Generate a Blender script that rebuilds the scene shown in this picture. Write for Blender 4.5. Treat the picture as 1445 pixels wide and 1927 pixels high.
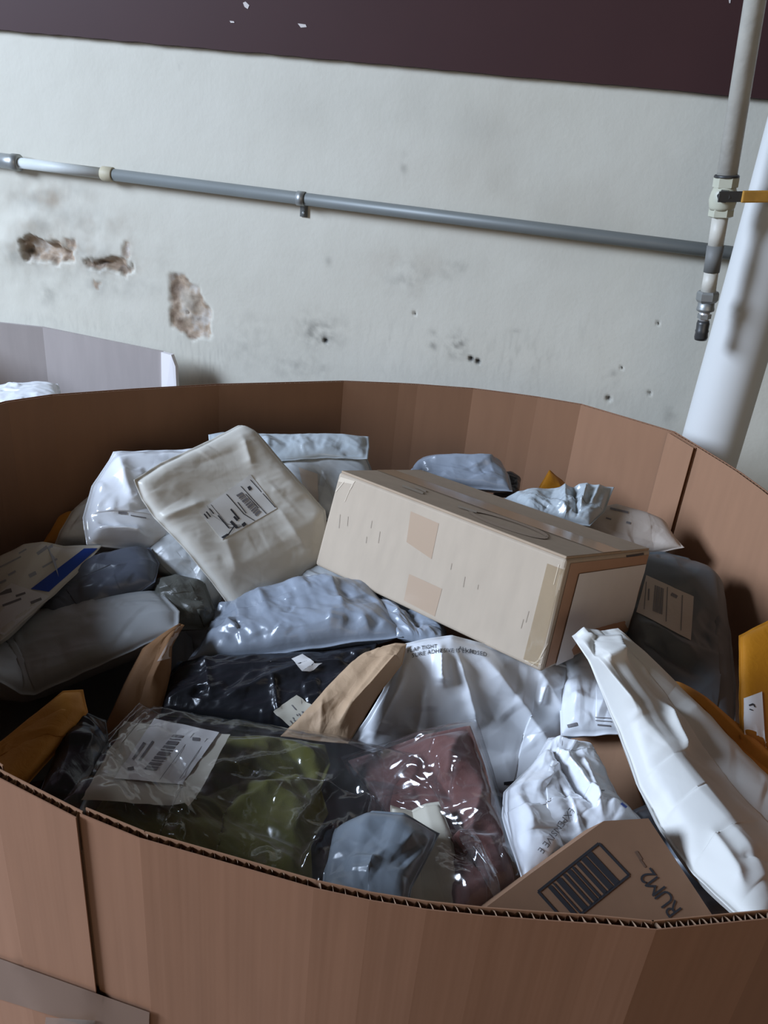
import bpy, bmesh, math, random
import numpy as np
from mathutils import Vector, Matrix
from mathutils.bvhtree import BVHTree

for o in list(bpy.data.objects):
    bpy.data.objects.remove(o, do_unlink=True)
scene = bpy.context.scene
COL = scene.collection

# ------------------------------------------------------------------ camera
W, H, F = 1445.0, 1927.0, 1558.0
PITCH, ROLL = math.radians(27.0), math.radians(5.5)
C = np.array([0.0, 0.0, 1.45])
_d = np.array([0, math.cos(PITCH), -math.sin(PITCH)])
_r0 = np.array([1.0, 0, 0]); _u0 = np.array([0, math.sin(PITCH), math.cos(PITCH)])
_r = math.cos(ROLL) * _r0 + math.sin(ROLL) * _u0
_u = -math.sin(ROLL) * _r0 + math.cos(ROLL) * _u0
cam_data = bpy.data.cameras.new('camera')
cam_data.sensor_fit = 'VERTICAL'; cam_data.sensor_height = 24.0
cam_data.lens = F / H * 24.0; cam_data.clip_start = 0.02
cam = bpy.data.objects.new('camera', cam_data); COL.objects.link(cam)
m = Matrix.Identity(4)
for i in range(3):
    m[i][0] = _r[i]; m[i][1] = _u[i]; m[i][2] = -_d[i]; m[i][3] = C[i]
cam.matrix_world = m
scene.camera = cam

# ------------------------------------------------------------------ light
scene.view_settings.view_transform = 'Standard'
scene.view_settings.look = 'None'
scene.view_settings.gamma = 1.0
scene.view_settings.use_curve_mapping = False
scene.view_settings.exposure = 0.0
world = bpy.data.worlds.new('world'); scene.world = world; world.use_nodes = True
bg = world.node_tree.nodes['Background']
bg.inputs[0].default_value = (1.0, 0.93, 0.82, 1); bg.inputs[1].default_value = 0.04

def area(name, loc, target, sx, sy, power, color):
    L = bpy.data.lights.new(name, 'AREA'); L.shape = 'RECTANGLE'; L.size = sx; L.size_y = sy
    L.energy = power; L.color = color
    o = bpy.data.objects.new(name, L); COL.objects.link(o); o.location = loc
    o.rotation_euler = (Vector(target) - Vector(loc)).to_track_quat('-Z', 'Z').to_euler()
    return o
# daylight of the open loading door on the left, and an added warm fill standing in for the bright hall behind
area('door_daylight', (-4.2, -0.1, 2.7), (-0.3, 0.9, 0.3), 1.5, 1.5, 390, (0.655, 0.785, 1.0))
area('hall_fill', (0.7, -3.2, 1.9), (0.2, 1.2, 1.0), 3.0, 1.6, 28, (1.0, 0.87, 0.72))

# ------------------------------------------------------------------ maths helpers
def ray(x, y): return _d + _r * (x - W / 2) / F - _u * (y - H / 2) / F
def at_y(x, y, Y): k = ray(x, y); return C + k * (Y / k[1])
def at_z(x, y, z): k = ray(x, y); return C + k * ((z - C[2]) / k[2])
def proj(p):
    q = np.asarray(p) - C; dd = q @ _d
    return W / 2 + F * (q @ _r) / dd, H / 2 - F * (q @ _u) / dd

def perlin(x, y, seed=0):
    rs = np.random.RandomState(seed); G = rs.rand(256) * 2 * np.pi; perm = rs.permutation(256)
    xi = np.floor(x).astype(int); yi = np.floor(y).astype(int); xf = x - xi; yf = y - yi
    def g(ix, iy, dx, dy):
        a = G[perm[(perm[ix & 255] + iy) & 255]]; return np.cos(a) * dx + np.sin(a) * dy
    u = xf * xf * xf * (xf * (xf * 6 - 15) + 10); v = yf * yf * yf * (yf * (yf * 6 - 15) + 10)
    a = g(xi, yi, xf, yf) * (1 - u) + g(xi + 1, yi, xf - 1, yf) * u
    b = g(xi, yi + 1, xf, yf - 1) * (1 - u) + g(xi + 1, yi + 1, xf - 1, yf - 1) * u
    return (a * (1 - v) + b * v) * 1.4
def fbm(x, y, seed=0, o=3):
    return sum(perlin(x * 2 ** k, y * 2 ** k, seed + k) / 2 ** k for k in range(o))
def ridged(x, y, seed=0, o=3):
    wx = x + 0.35 * perlin(x * .7, y * .7, seed + 71); wy = y + 0.35 * perlin(x * .7 + 9, y * .7, seed + 72)
    return sum((0.35 - np.abs(perlin(wx * 2 ** k, wy * 2 ** k, seed + k))) / 1.9 ** k for k in range(o))

# ------------------------------------------------------------------ object helpers
def mesh_obj(name, verts, faces, mat=None, smooth=True, uvs=None):
    me = bpy.data.meshes.new(name)
    me.from_pydata([tuple(map(float, v)) for v in verts], [], [tuple(f) for f in faces])
    if smooth: me.polygons.foreach_set('use_smooth', [True] * len(me.polygons))
    if uvs is not None:
        ul = me.uv_layers.new(name='UVMap'); uv = np.asarray(uvs, dtype=np.float32)
        li = np.zeros(len(me.loops), dtype=np.int32); me.loops.foreach_get('vertex_index', li)
        ul.data.foreach_set('uv', uv[li].ravel())
    if mat: me.materials.append(mat)
    me.update()
    o = bpy.data.objects.new(name, me); COL.objects.link(o)
    return o
def tag(o, label=None, cat=None, group=None, kind=None):
    if label: o['label'] = label
    if cat: o['category'] = cat
    if group: o['group'] = group
    if kind: o['kind'] = kind
    return o
def put(child, parent):
    """parent keeping world position (parents are translated only)"""
    child.parent = parent
    off = Vector((0, 0, 0)); p = parent
    while p is not None:
        off += p.location; p = p.parent
    child.location = child.location - off
    return child
def thing(name, label, cat, parts, group=None):
    """Empty at the base of the parts, which become its children"""
    lo = np.array([1e9] * 3); hi = -lo
    for o in parts:
        a = np.array([v.co[:] for v in o.data.vertices]); lo = np.minimum(lo, a.min(0)); hi = np.maximum(hi, a.max(0))
    e = bpy.data.objects.new(name, None); COL.objects.link(e)
    e.empty_display_size = 0.05
    e.location = ((lo[0] + hi[0]) / 2, (lo[1] + hi[1]) / 2, lo[2])
    tag(e, label, cat, group)
    for o in parts: put(o, e)
    return e

# ------------------------------------------------------------------ materials
def new_mat(name):
    mt = bpy.data.materials.new(name); mt.use_nodes = True
    nt = mt.node_tree; b = nt.nodes['Principled BSDF']
    return mt, nt, b
def N(nt, typ, **kw):
    n = nt.nodes.new(typ)
    for k, v in kw.items(): setattr(n, k, v)
    return n
def poly(name, col, rough=0.38, bump=0.25, scale=38, var=0.06, spec=0.5, trans=0.0, coat=0.0):
    mt, nt, b = new_mat(name); L = nt.links
    tc = N(nt, 'ShaderNodeTexCoord')
    n1 = N(nt, 'ShaderNodeTexNoise'); n1.inputs['Scale'].default_value = scale; n1.inputs['Detail'].default_value = 4
    n1.inputs['Distortion'].default_value = 0.8
    L.new(tc.outputs['Object'], n1.inputs['Vector'])
    ab = N(nt, 'ShaderNodeMath', operation='SUBTRACT'); L.new(n1.outputs['Fac'], ab.inputs[0]); ab.inputs[1].default_value = 0.5
    ab2 = N(nt, 'ShaderNodeMath', operation='ABSOLUTE'); L.new(ab.outputs[0], ab2.inputs[0])
    bp = N(nt, 'ShaderNodeBump'); bp.inputs['Strength'].default_value = bump; bp.inputs['Distance'].default_value = 0.012
    L.new(ab2.outputs[0], bp.inputs['Height']); L.new(bp.outputs[0], b.inputs['Normal'])
    n2 = N(nt, 'ShaderNodeTexNoise'); n2.inputs['Scale'].default_value = 9; n2.inputs['Detail'].default_value = 5
    L.new(tc.outputs['Object'], n2.inputs['Vector'])
    mx = N(nt, 'ShaderNodeMix', data_type='RGBA'); L.new(n2.outputs['Fac'], mx.inputs[0])
    c = np.array(col)
    mx.inputs[6].default_value = (*(c * (1 - var)), 1); mx.inputs[7].default_value = (*np.minimum(c * (1 + var), 1), 1)
    L.new(mx.outputs[2], b.inputs['Base Color'])
    b.inputs['Roughness'].default_value = rough; b.inputs['Specular IOR Level'].default_value = spec
    if coat: b.inputs['Coat Weight'].default_value = coat; b.inputs['Coat Roughness'].default_value = 0.12
    return mt
def plain(name, col, rough=0.6, metal=0.0, spec=0.5, noise=0.0, nscale=40, bump=0.0):
    mt, nt, b = new_mat(name); L = nt.links
    b.inputs['Base Color'].default_value = (*col, 1); b.inputs['Roughness'].default_value = rough
    b.inputs['Metallic'].default_value = metal; b.inputs['Specular IOR Level'].default_value = spec
    tc = N(nt, 'ShaderNodeTexCoord'); n1 = N(nt, 'ShaderNodeTexNoise'); n1.inputs['Scale'].default_value = nscale; n1.inputs['Detail'].default_value = 5
    L.new(tc.outputs['Object'], n1.inputs['Vector'])
    if noise:
        mx = N(nt, 'ShaderNodeMix', data_type='RGBA'); L.new(n1.outputs['Fac'], mx.inputs[0]); c = np.array(col)
        mx.inputs[6].default_value = (*(c * (1 - noise)), 1); mx.inputs[7].default_value = (*np.minimum(c * (1 + noise), 1), 1)
        L.new(mx.outputs[2], b.inputs['Base Color'])
    if bump:
        bp = N(nt, 'ShaderNodeBump'); bp.inputs['Strength'].default_value = bump; bp.inputs['Distance'].default_value = 0.004
        L.new(n1.outputs['Fac'], bp.inputs['Height']); L.new(bp.outputs[0], b.inputs['Normal'])
    return mt
def board(name, col, flute=125.0, bump=0.12, var=0.10, rough=0.75):
    """corrugated board: vertical washboard along uv.x (metres) and paper mottling"""
    mt, nt, b = new_mat(name); L = nt.links
    uv = N(nt, 'ShaderNodeUVMap')
    mu = N(nt, 'ShaderNodeVectorMath', operation='MULTIPLY'); L.new(uv.outputs[0], mu.inputs[0]); mu.inputs[1].default_value = (flute, 1.2, 0)
    sn = N(nt, 'ShaderNodeTexNoise'); sn.inputs['Scale'].default_value = 1.0; sn.inputs['Detail'].default_value = 2; L.new(mu.outputs[0], sn.inputs['Vector'])
    bp = N(nt, 'ShaderNodeBump'); bp.inputs['Strength'].default_value = bump; bp.inputs['Distance'].default_value = 0.002
    L.new(sn.outputs[0], bp.inputs['Height']); L.new(bp.outputs[0], b.inputs['Normal'])
    tc = N(nt, 'ShaderNodeTexCoord'); mp = N(nt, 'ShaderNodeMapping'); mp.inputs['Scale'].default_value = (60, 60, 9)
    L.new(tc.outputs['Object'], mp.inputs[0])
    n1 = N(nt, 'ShaderNodeTexNoise'); n1.inputs['Scale'].default_value = 1.0; n1.inputs['Detail'].default_value = 6
    L.new(mp.outputs[0], n1.inputs['Vector'])
    mx = N(nt, 'ShaderNodeMix', data_type='RGBA'); L.new(n1.outputs['Fac'], mx.inputs[0]); c = np.array(col)
    mx.inputs[6].default_value = (*(c * (1 - var)), 1); mx.inputs[7].default_value = (*np.minimum(c * (1 + var), 1), 1)
    L.new(mx.outputs[2], b.inputs['Base Color'])
    b.inputs['Roughness'].default_value = rough; b.inputs['Specular IOR Level'].default_value = 0.3
    return mt
def film(name, tint=(0.985, 0.985, 0.99), haze=0.02, gloss=0.10):
    mt = bpy.data.materials.new(name); mt.use_nodes = True; nt = mt.node_tree; L = nt.links
    nt.nodes.remove(nt.nodes['Principled BSDF']); out = nt.nodes['Material Output']
    tr = N(nt, 'ShaderNodeBsdfTransparent'); tr.inputs[0].default_value = (*tint, 1)
    df = N(nt, 'ShaderNodeBsdfDiffuse'); df.inputs[0].default_value = (0.8, 0.82, 0.85, 1)
    gl = N(nt, 'ShaderNodeBsdfGlossy'); gl.inputs['Roughness'].default_value = 0.13
    m1 = N(nt, 'ShaderNodeMixShader'); m1.inputs[0].default_value = haze; L.new(tr.outputs[0], m1.inputs[1]); L.new(df.outputs[0], m1.inputs[2])
    lw = N(nt, 'ShaderNodeLayerWeight'); lw.inputs[0].default_value = 0.5
    fr = N(nt, 'ShaderNodeMath', operation='POWER'); L.new(lw.outputs['Facing'], fr.inputs[0]); fr.inputs[1].default_value = 3.5
    ad = N(nt, 'ShaderNodeMath', operation='MULTIPLY_ADD'); L.new(fr.outputs[0], ad.inputs[0]); ad.inputs[1].default_value = 0.6; ad.inputs[2].default_value = 0.04 + gloss * .3
    ad.use_clamp = True
    m2 = N(nt, 'ShaderNodeMixShader'); L.new(ad.outputs[0], m2.inputs[0]); L.new(m1.outputs[0], m2.inputs[1]); L.new(gl.outputs[0], m2.inputs[2])
    tc = N(nt, 'ShaderNodeTexCoord'); n1 = N(nt, 'ShaderNodeTexNoise'); n1.inputs['Scale'].default_value = 14; n1.inputs['Detail'].default_value = 2
    n1.inputs['Distortion'].default_value = 1.0
    L.new(tc.outputs['Object'], n1.inputs['Vector'])
    bp = N(nt, 'ShaderNodeBump'); bp.inputs['Strength'].default_value = 0.3; bp.inputs['Distance'].default_value = 0.01
    L.new(n1.outputs['Fac'], bp.inputs['Height']); L.new(bp.outputs[0], gl.inputs['Normal'])
    L.new(m2.outputs[0], out.inputs['Surface'])
    return mt
def cloth(name, col):
    mt, nt, b = new_mat(name); L = nt.links
    tc = N(nt, 'ShaderNodeTexCoord'); n1 = N(nt, 'ShaderNodeTexNoise'); n1.inputs['Scale'].default_value = 600
    L.new(tc.outputs['Object'], n1.inputs['Vector'])
    bp = N(nt, 'ShaderNodeBump'); bp.inputs['Strength'].default_value = 0.3; bp.inputs['Distance'].default_value = 0.001
    L.new(n1.outputs['Fac'], bp.inputs['Height']); L.new(bp.outputs[0], b.inputs['Normal'])
    b.inputs['Base Color'].default_value = (*col, 1); b.inputs['Roughness'].default_value = 0.9
    b.inputs['Sheen Weight'].default_value = 0.3
    return mt

M = {}
M['white'] = poly('white_poly', (0.76, 0.78, 0.81), 0.30, 0.07, 16)
M['white_gloss'] = poly('white_gloss_poly', (0.80, 0.82, 0.85), 0.18, 0.10, 18, coat=0.5)
M['cream'] = poly('cream_padded_poly', (0.64, 0.61, 0.54), 0.36, 0.08, 14)
M['whitepaper'] = poly('white_tyvek', (0.66, 0.65, 0.61), 0.5, 0.06, 14)
M['grey'] = poly('grey_poly', (0.42, 0.435, 0.44), 0.34, 0.08, 18)
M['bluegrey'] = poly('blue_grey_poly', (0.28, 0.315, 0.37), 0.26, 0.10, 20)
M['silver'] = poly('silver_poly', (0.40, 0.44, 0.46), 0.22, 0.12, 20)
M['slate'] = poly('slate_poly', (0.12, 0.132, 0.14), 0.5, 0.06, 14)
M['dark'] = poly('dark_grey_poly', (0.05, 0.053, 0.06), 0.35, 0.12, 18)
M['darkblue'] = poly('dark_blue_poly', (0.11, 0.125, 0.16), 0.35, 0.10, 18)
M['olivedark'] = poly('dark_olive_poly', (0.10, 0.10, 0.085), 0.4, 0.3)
M['black'] = poly('black_poly', (0.02, 0.021, 0.026), 0.25, 0.14, 20)
M['tan'] = poly('tan_mailer', (0.50, 0.43, 0.37), 0.55, 0.15, 30)
M['kraft'] = poly('kraft_paper', (0.30, 0.155, 0.07), 0.7, 0.08, 60, 0.08, 0.3)
M['kraftlight'] = poly('kraft_paper_light', (0.47, 0.32, 0.20), 0.65, 0.12, 60, 0.08, 0.3)
M['orange'] = poly('orange_padded_paper', (0.62, 0.27, 0.045), 0.6, 0.12, 60, 0.08, 0.3)
M['yellow'] = poly('yellow_padded_paper', (0.40, 0.155, 0.007), 0.5, 0.1, 60, 0.05, 0.4)
M['paper'] = plain('label_paper', (0.72, 0.70, 0.68), 0.55, noise=0.04)
M['creampaper'] = plain('cream_paper', (0.60, 0.56, 0.46), 0.6, noise=0.04)
M['ink'] = plain('black_ink', (0.035, 0.035, 0.04), 0.6)
M['inkgrey'] = plain('grey_ink', (0.17, 0.16, 0.165), 0.6)
M['inkfaint'] = plain('faint_ink', (0.37, 0.30, 0.225), 0.7)
M['inkblue'] = plain('blue_ink', (0.02, 0.065, 0.36), 0.4)
M['board_in'] = board('bin_board', (0.30, 0.16, 0.092), 125, 0.012)
M['board_out'] = board('bin_board_outer', (0.265, 0.132, 0.075), 70, 0.22)
M['flute'] = plain('flute_paper', (0.30, 0.19, 0.12), 0.8)
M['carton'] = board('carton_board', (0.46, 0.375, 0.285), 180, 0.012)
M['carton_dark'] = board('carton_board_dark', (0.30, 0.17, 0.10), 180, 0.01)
M['carton_top'] = board('carton_board_top', (0.40, 0.30, 0.21), 180, 0.01)
M['grey_board'] = board('pale_grey_board', (0.50, 0.45, 0.43), 125, 0.008)
M['tape'] = plain('brown_tape', (0.42, 0.30, 0.19), 0.18, spec=0.6, noise=0.06)
M['cleartape'] = film('clear_tape', (0.95, 0.92, 0.86), 0.03, 0.05)
M['film'] = film('clear_film')
M['olive'] = cloth('olive_cloth', (0.145, 0.14, 0.024))
M['burgundy'] = cloth('burgundy_cloth', (0.15, 0.06, 0.05))
M['pouch'] = poly('pouch_poly', (0.20, 0.23, 0.26), 0.3, 0.08, 16)
M['pipewhite'] = plain('painted_pipe', (0.56, 0.53, 0.46), 0.5, noise=0.18, nscale=30, bump=0.3)
M['valvepaint'] = plain('valve_paint', (0.50, 0.49, 0.38), 0.45, noise=0.12, nscale=60)
M['steel'] = plain('zinc_steel', (0.33, 0.34, 0.33), 0.45, metal=0.7, noise=0.15)
M['steeldark'] = plain('dark_steel', (0.07, 0.07, 0.07), 0.4, metal=0.5, noise=0.2)
M['bright'] = plain('bright_metal', (0.75, 0.73, 0.72), 0.3, metal=0.6)
M['greyplastic'] = plain('grey_coupling', (0.17, 0.17, 0.16), 0.6)
M['lever'] = plain('worn_yellow_vinyl', (0.50, 0.25, 0.04), 0.55, noise=0.45, nscale=45)
M['conduit'] = plain('galvanised_conduit', (0.17, 0.18, 0.172), 0.5, metal=0.2, noise=0.12, nscale=14)
M['conduitwhite'] = plain('painted_conduit', (0.52, 0.54, 0.52), 0.55, noise=0.12, nscale=20)
M['maroon'] = plain('maroon_paint', (0.042, 0.015, 0.015), 0.6, spec=0.25, noise=0.10, nscale=8)
M['column'] = plain('column_paint', (0.64, 0.64, 0.62), 0.5, noise=0.03, nscale=6)
M['concrete'] = plain('concrete_floor', (0.22, 0.21, 0.20), 0.8, noise=0.2, nscale=5, bump=0.2)
M['chip'] = plain('bare_chip', (0.55, 0.50, 0.47), 0.7)

# ------------------------------------------------------------------ structure: wall, floor, band, column
WA = math.radians(13.0); WD = 1.75
WN = np.array([math.sin(WA), math.cos(WA), 0]); WS = np.array([math.cos(WA), -math.sin(WA), 0])
def on_wall(x, y, off=0.0):
    k = ray(x, y); return C + k * ((WD - off - C @ WN) / (k @ WN))
def inpoly(x, y, pts):
    ins = np.zeros(x.shape, bool); n = len(pts)
    for i in range(n):
        x1, y1 = pts[i]; x2, y2 = pts[(i + 1) % n]
        c = ((y1 > y) != (y2 > y)); xx = (x2 - x1) * (y - y1) / ((y2 - y1) if y2 != y1 else 1e-9) + x1
        ins ^= c & (x < xx)
    return ins
def polydist(x, y, pts):
    d = np.full(x.shape, 1e9); n = len(pts)
    for i in range(n):
        d = np.minimum(d, segdist(x, y, *pts[i], *pts[(i + 1) % n])[0])
    return np.where(inpoly(x, y, pts), -d, d)
def segdist(x, y, x1, y1, x2, y2):
    L2 = (x2 - x1) ** 2 + (y2 - y1) ** 2 + 1e-9
    t = np.clip(((x - x1) * (x2 - x1) + (y - y1) * (y2 - y1)) / L2, 0, 1)
    return np.hypot(x - x1 - t * (x2 - x1), y - y1 - t * (y2 - y1)), t

def build_wall():
    s = np.concatenate([np.linspace(-4.0, -1.5, 12)[:-1], np.arange(-1.5, 1.15, 0.0042), np.linspace(1.15, 2.4, 8)])
    z = np.concatenate([np.linspace(0, 0.75, 6)[:-1], np.arange(0.75, 1.52, 0.0042), np.linspace(1.53, 3.2, 6)])
    S, Z = np.meshgrid(s, z)
    P = WN * WD + S[..., None] * WS + np.array([0, 0, 1.0]) * Z[..., None]
    x, y = proj(P.reshape(-1, 3)); x = x.reshape(S.shape); y = y.reshape(S.shape)
    wob = 7 * fbm(S * 30, Z * 30, 5) ; wob2 = 7 * fbm(S * 30 + 40, Z * 30, 6)
    xw, yw = x + wob, y + wob2
    holes = [([(42, 452), (62, 442), (95, 455), (135, 468), (132, 492), (105, 497), (70, 490), (48, 487)], 0.024),
             ([(160, 492), (205, 484), (228, 488), (250, 512), (238, 520), (212, 508), (180, 504)], 0.020),
             ([(230, 456), (242, 456), (246, 482), (236, 492), (229, 478)], 0.008),
             ([(322, 515), (338, 515), (368, 535), (384, 568), (398, 582), (397, 632), (362, 638), (336, 622), (321, 616), (319, 560)], 0.008),
             ([(120, 448), (142, 452), (138, 472), (126, 470)], 0.006), ([(178, 530), (190, 530), (186, 544), (180, 546)], 0.006)]
    ex = np.zeros(S.shape); depth = np.zeros(S.shape)
    for pts, dp in holes:
        d = polydist(xw, yw, pts); mk = np.clip(0.5 - d / 5.0, 0, 1)
        ex = np.maximum(ex, mk); depth = np.maximum(depth, dp * np.clip(0.3 - d / 16.0, 0, 1) * (mk > 0))
    # plaster lump left inside the big patch, and ragged lumps beside the hole
    d = np.hypot((xw - 352) / 22, (yw - 572) / 40); lump = np.clip(1.1 - d, 0, 1) * (polydist(x, y, holes[3][0]) < -4)
    depth -= 0.007 * lump
    depth += 0.003 * ex * fbm(S * 60, Z * 60, 9)
    bulge = 0.010 * np.exp(-((x - 20) / 45) ** 2 - ((y - 460) / 40) ** 2) + 0.006 * np.exp(-((x - 60) / 40) ** 2 - ((y - 415) / 22) ** 2)
    bulge += 0.0022 * fbm(S * 14, Z * 14, 3) * np.exp(-((x - 120) / 180) ** 2 - ((y - 470) / 90) ** 2)
    disp = -depth + bulge + 0.0006 * fbm(S * 9, Z * 9, 2)
    # pinholes
    dots = [(612, 641, 4), (886, 675, 4), (899, 680, 4), (352, 590, 4), (780, 590, 3), (1222, 740, 3), (1170, 692, 2.5), (1238, 608, 3), (1145, 750, 5)]
    dirt = np.zeros(S.shape)
    for (a, b, rr) in dots:
        q = np.clip(1.3 - np.hypot(x - a, y - b) / rr, 0, 1); disp -= 0.008 * q; dirt = np.maximum(dirt, q)
    def blob(a, b, sx, sy, k, seed=1, fr=18):
        nz = np.clip(0.5 + 1.1 * fbm(S * fr, Z * fr, seed), 0, 1.4)
        return k * np.exp(-((x - a) / sx) ** 2 - ((y - b) / sy) ** 2) * nz
    for q in [(90, 365, 75, 32, .32, 3), (120, 430, 80, 40, .30, 4), (110, 480, 90, 30, .35, 5), (200, 500, 70, 28, .4, 6), (20, 480, 45, 30, .25, 8),
              (210, 540, 110, 20, .25, 7), (620, 490, 6, 9, .45, 8), (600, 625, 45, 30, .45, 9, 40), (560, 690, 60, 25, .22, 10, 40),
              (770, 520, 45, 30, .22, 12, 40), (850, 505, 35, 22, .2, 13, 40), (860, 650, 18, 22, .55, 14, 60), (815, 642, 9, 18, .5, 15, 60),
              (610, 700, 12, 14, .35, 15, 30), (1155, 710, 18, 14, .35, 16, 30), (760, 310, 6, 18, .45, 17, 30), (340, 122, 4, 12, .6, 17, 30),
              (1000, 400, 200, 120, .12, 18, 6), (970, 625, 15, 6, .3, 19, 30), (700, 200, 300, 60, .06, 20, 6), (1260, 780, 12, 18, .28, 21, 30),
              (90, 550, 20, 30, .25, 22, 30), (100, 600, 12, 25, .2, 23, 30), (880, 250, 120, 60, .10, 24, 6), (470, 650, 50, 60, .15, 25, 40)]:
        dirt = np.maximum(dirt, blob(*q))
    # vertical scuffs low on the wall
    sc = np.clip(ridged(S * 55, Z * 9, 31, 2) - 0.18, 0, 1) * np.clip(fbm(S * 4, Z * 5, 33) + 0.15, 0, 1) * np.clip((y - 560) / 60, 0, 1)
    dirt = np.maximum(dirt, np.clip(sc * .55, 0, .16))
    # brown rub marks round the damage
    brn = np.zeros(S.shape)
    for q in [(95, 470, 60, 26, .9, 41, 40), (210, 500, 50, 16, .8, 42, 40), (80, 372, 70, 28, .55, 43), (170, 420, 90, 30, .3, 48), (60, 430, 45, 20, .4, 49), (240, 470, 12, 25, .5, 44), (760, 505, 90, 50, .16, 45), (1000, 330, 260, 160, .13, 46, 5), (62, 395, 30, 8, .5, 47)]:
        brn = np.maximum(brn, blob(*q))
    P2 = P - WN * disp[..., None]
    ny, nx = S.shape; idx = np.arange(ny * nx).reshape(ny, nx)
    faces = np.stack([idx[:-1, :-1], idx[:-1, 1:], idx[1:, 1:], idx[1:, :-1]], -1).reshape(-1, 4)
    mt, nt, b = new_mat('painted_plaster'); L = nt.links
    tc = N(nt, 'ShaderNodeTexCoord'); n1 = N(nt, 'ShaderNodeTexNoise'); n1.inputs['Scale'].default_value = 2.3; n1.inputs['Detail'].default_value = 8; n1.inputs['Roughness'].default_value = .6
    L.new(tc.outputs['Object'], n1.inputs['Vector'])
    cr = N(nt, 'ShaderNodeValToRGB'); L.new(n1.outputs['Fac'], cr.inputs[0])
    cr.color_ramp.elements[0].position = .3; cr.color_ramp.elements[0].color = (0.53, 0.505, 0.425, 1)
    cr.color_ramp.elements[1].position = .7; cr.color_ramp.elements[1].color = (0.59, 0.565, 0.485, 1)
    def att(nm):
        a = N(nt, 'ShaderNodeAttribute'); a.attribute_name = nm; return a.outputs['Fac']
    m1 = N(nt, 'ShaderNodeMix', data_type='RGBA'); L.new(att('dirt'), m1.inputs[0]); L.new(cr.outputs[0], m1.inputs[6]); m1.inputs[7].default_value = (0.07, 0.065, 0.055, 1)
    m2 = N(nt, 'ShaderNodeMix', data_type='RGBA'); L.new(att('rub'), m2.inputs[0]); L.new(m1.outputs[2], m2.inputs[6]); m2.inputs[7].default_value = (0.30, 0.23, 0.16, 1)
    n3 = N(nt, 'ShaderNodeTexNoise'); n3.inputs['Scale'].default_value = 24; n3.inputs['Detail'].default_value = 4; L.new(tc.outputs['Object'], n3.inputs['Vector'])
    c3 = N(nt, 'ShaderNodeValToRGB'); L.new(n3.outputs['Fac'], c3.inputs[0])
    e = c3.color_ramp.elements; e[0].position = .33; e[0].color = (0.15, 0.10, 0.065, 1); e[1].position = .66; e[1].color = (0.46, 0.42, 0.37, 1)
    k = e.new(.52); k.color = (0.36, 0.27, 0.19, 1)
    m3 = N(nt, 'ShaderNodeMix', data_type='RGBA'); L.new(att('expose'), m3.inputs[0]); L.new(m2.outputs[2], m3.inputs[6]); L.new(c3.outputs[0], m3.inputs[7])
    m4 = N(nt, 'ShaderNodeMix', data_type='RGBA'); L.new(att('hole_shade'), m4.inputs[0]); L.new(m3.outputs[2], m4.inputs[6]); m4.inputs[7].default_value = (0.02, 0.018, 0.015, 1)
    L.new(m4.outputs[2], b.inputs['Base Color']); b.inputs['Roughness'].default_value = 0.7
    n4 = N(nt, 'ShaderNodeTexNoise'); n4.inputs['Scale'].default_value = 120; n4.inputs['Detail'].default_value = 3; L.new(tc.outputs['Object'], n4.inputs['Vector'])
    bp = N(nt, 'ShaderNodeBump'); bp.inputs['Strength'].default_value = .12; bp.inputs['Distance'].default_value = .003; L.new(n4.outputs['Fac'], bp.inputs['Height']); L.new(bp.outputs[0], b.inputs['Normal'])
    o = mesh_obj('wall_back', P2.reshape(-1, 3), faces[:, ::-1].tolist(), mt)
    hole_shade = np.zeros(S.shape)
    for (a, b_, rr) in dots[:3]: hole_shade = np.maximum(hole_shade, np.clip(1.5 - np.hypot(x - a, y - b_) / (rr + 1), 0, 1))
    for (a, b_, sx, sy, k_) in ((56, 474, 12, 11, .95), (92, 488, 10, 6, .6), (228, 507, 14, 7, .9), (186, 494, 14, 4, .6), (238, 474, 4, 14, .5), (326, 530, 4, 16, .45)):
        hole_shade = np.maximum(hole_shade, k_ * np.exp(-((xw - a) / sx) ** 2 - ((yw - b_) / sy) ** 2) * np.clip(.6 + fbm(S * 50, Z * 50, 61), 0, 1) * (ex > .2))  # shade deep in the pinholes and broken plaster, painted into the colour
    for nm, arr in (('dirt', np.clip(dirt, 0, 1)), ('rub', np.clip(brn, 0, .9)), ('expose', ex * (1 - .55 * lump)), ('hole_shade', hole_shade)):
        a = o.data.attributes.new(nm, 'FLOAT', 'POINT'); a.data.foreach_set('value', arr.ravel().astype(np.float32))
    tag(o, 'off-white plaster wall with broken patches and scuffs', kind='structure')
    return o
wall = build_wall()

def slab(name, o, ex, ey, ez, mat, **kw):
    """box from corner o along three edge vectors"""
    o, ex, ey, ez = map(np.asarray, (o, ex, ey, ez))
    v = [o, o + ex, o + ex + ey, o + ey, o + ez, o + ex + ez, o + ex + ey + ez, o + ey + ez]
    f = [(0, 3, 2, 1), (4, 5, 6, 7), (0, 1, 5, 4), (1, 2, 6, 5), (2, 3, 7, 6), (3, 0, 4, 7)]
    uv = [(0, 0), (np.linalg.norm(ex), 0), (np.linalg.norm(ex), .1), (0, .1), (0, np.linalg.norm(ez)), (np.linalg.norm(ex), np.linalg.norm(ez)), (np.linalg.norm(ex), .2), (0, .2)]
    return mesh_obj(name, v, f, mat, smooth=False, uvs=uv)
fl = slab('floor', (-4, -3, -0.1), (7, 0, 0), (0, 6, 0), (0, 0, 0.1), M['concrete']); tag(fl, 'grey concrete floor', kind='structure')
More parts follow.
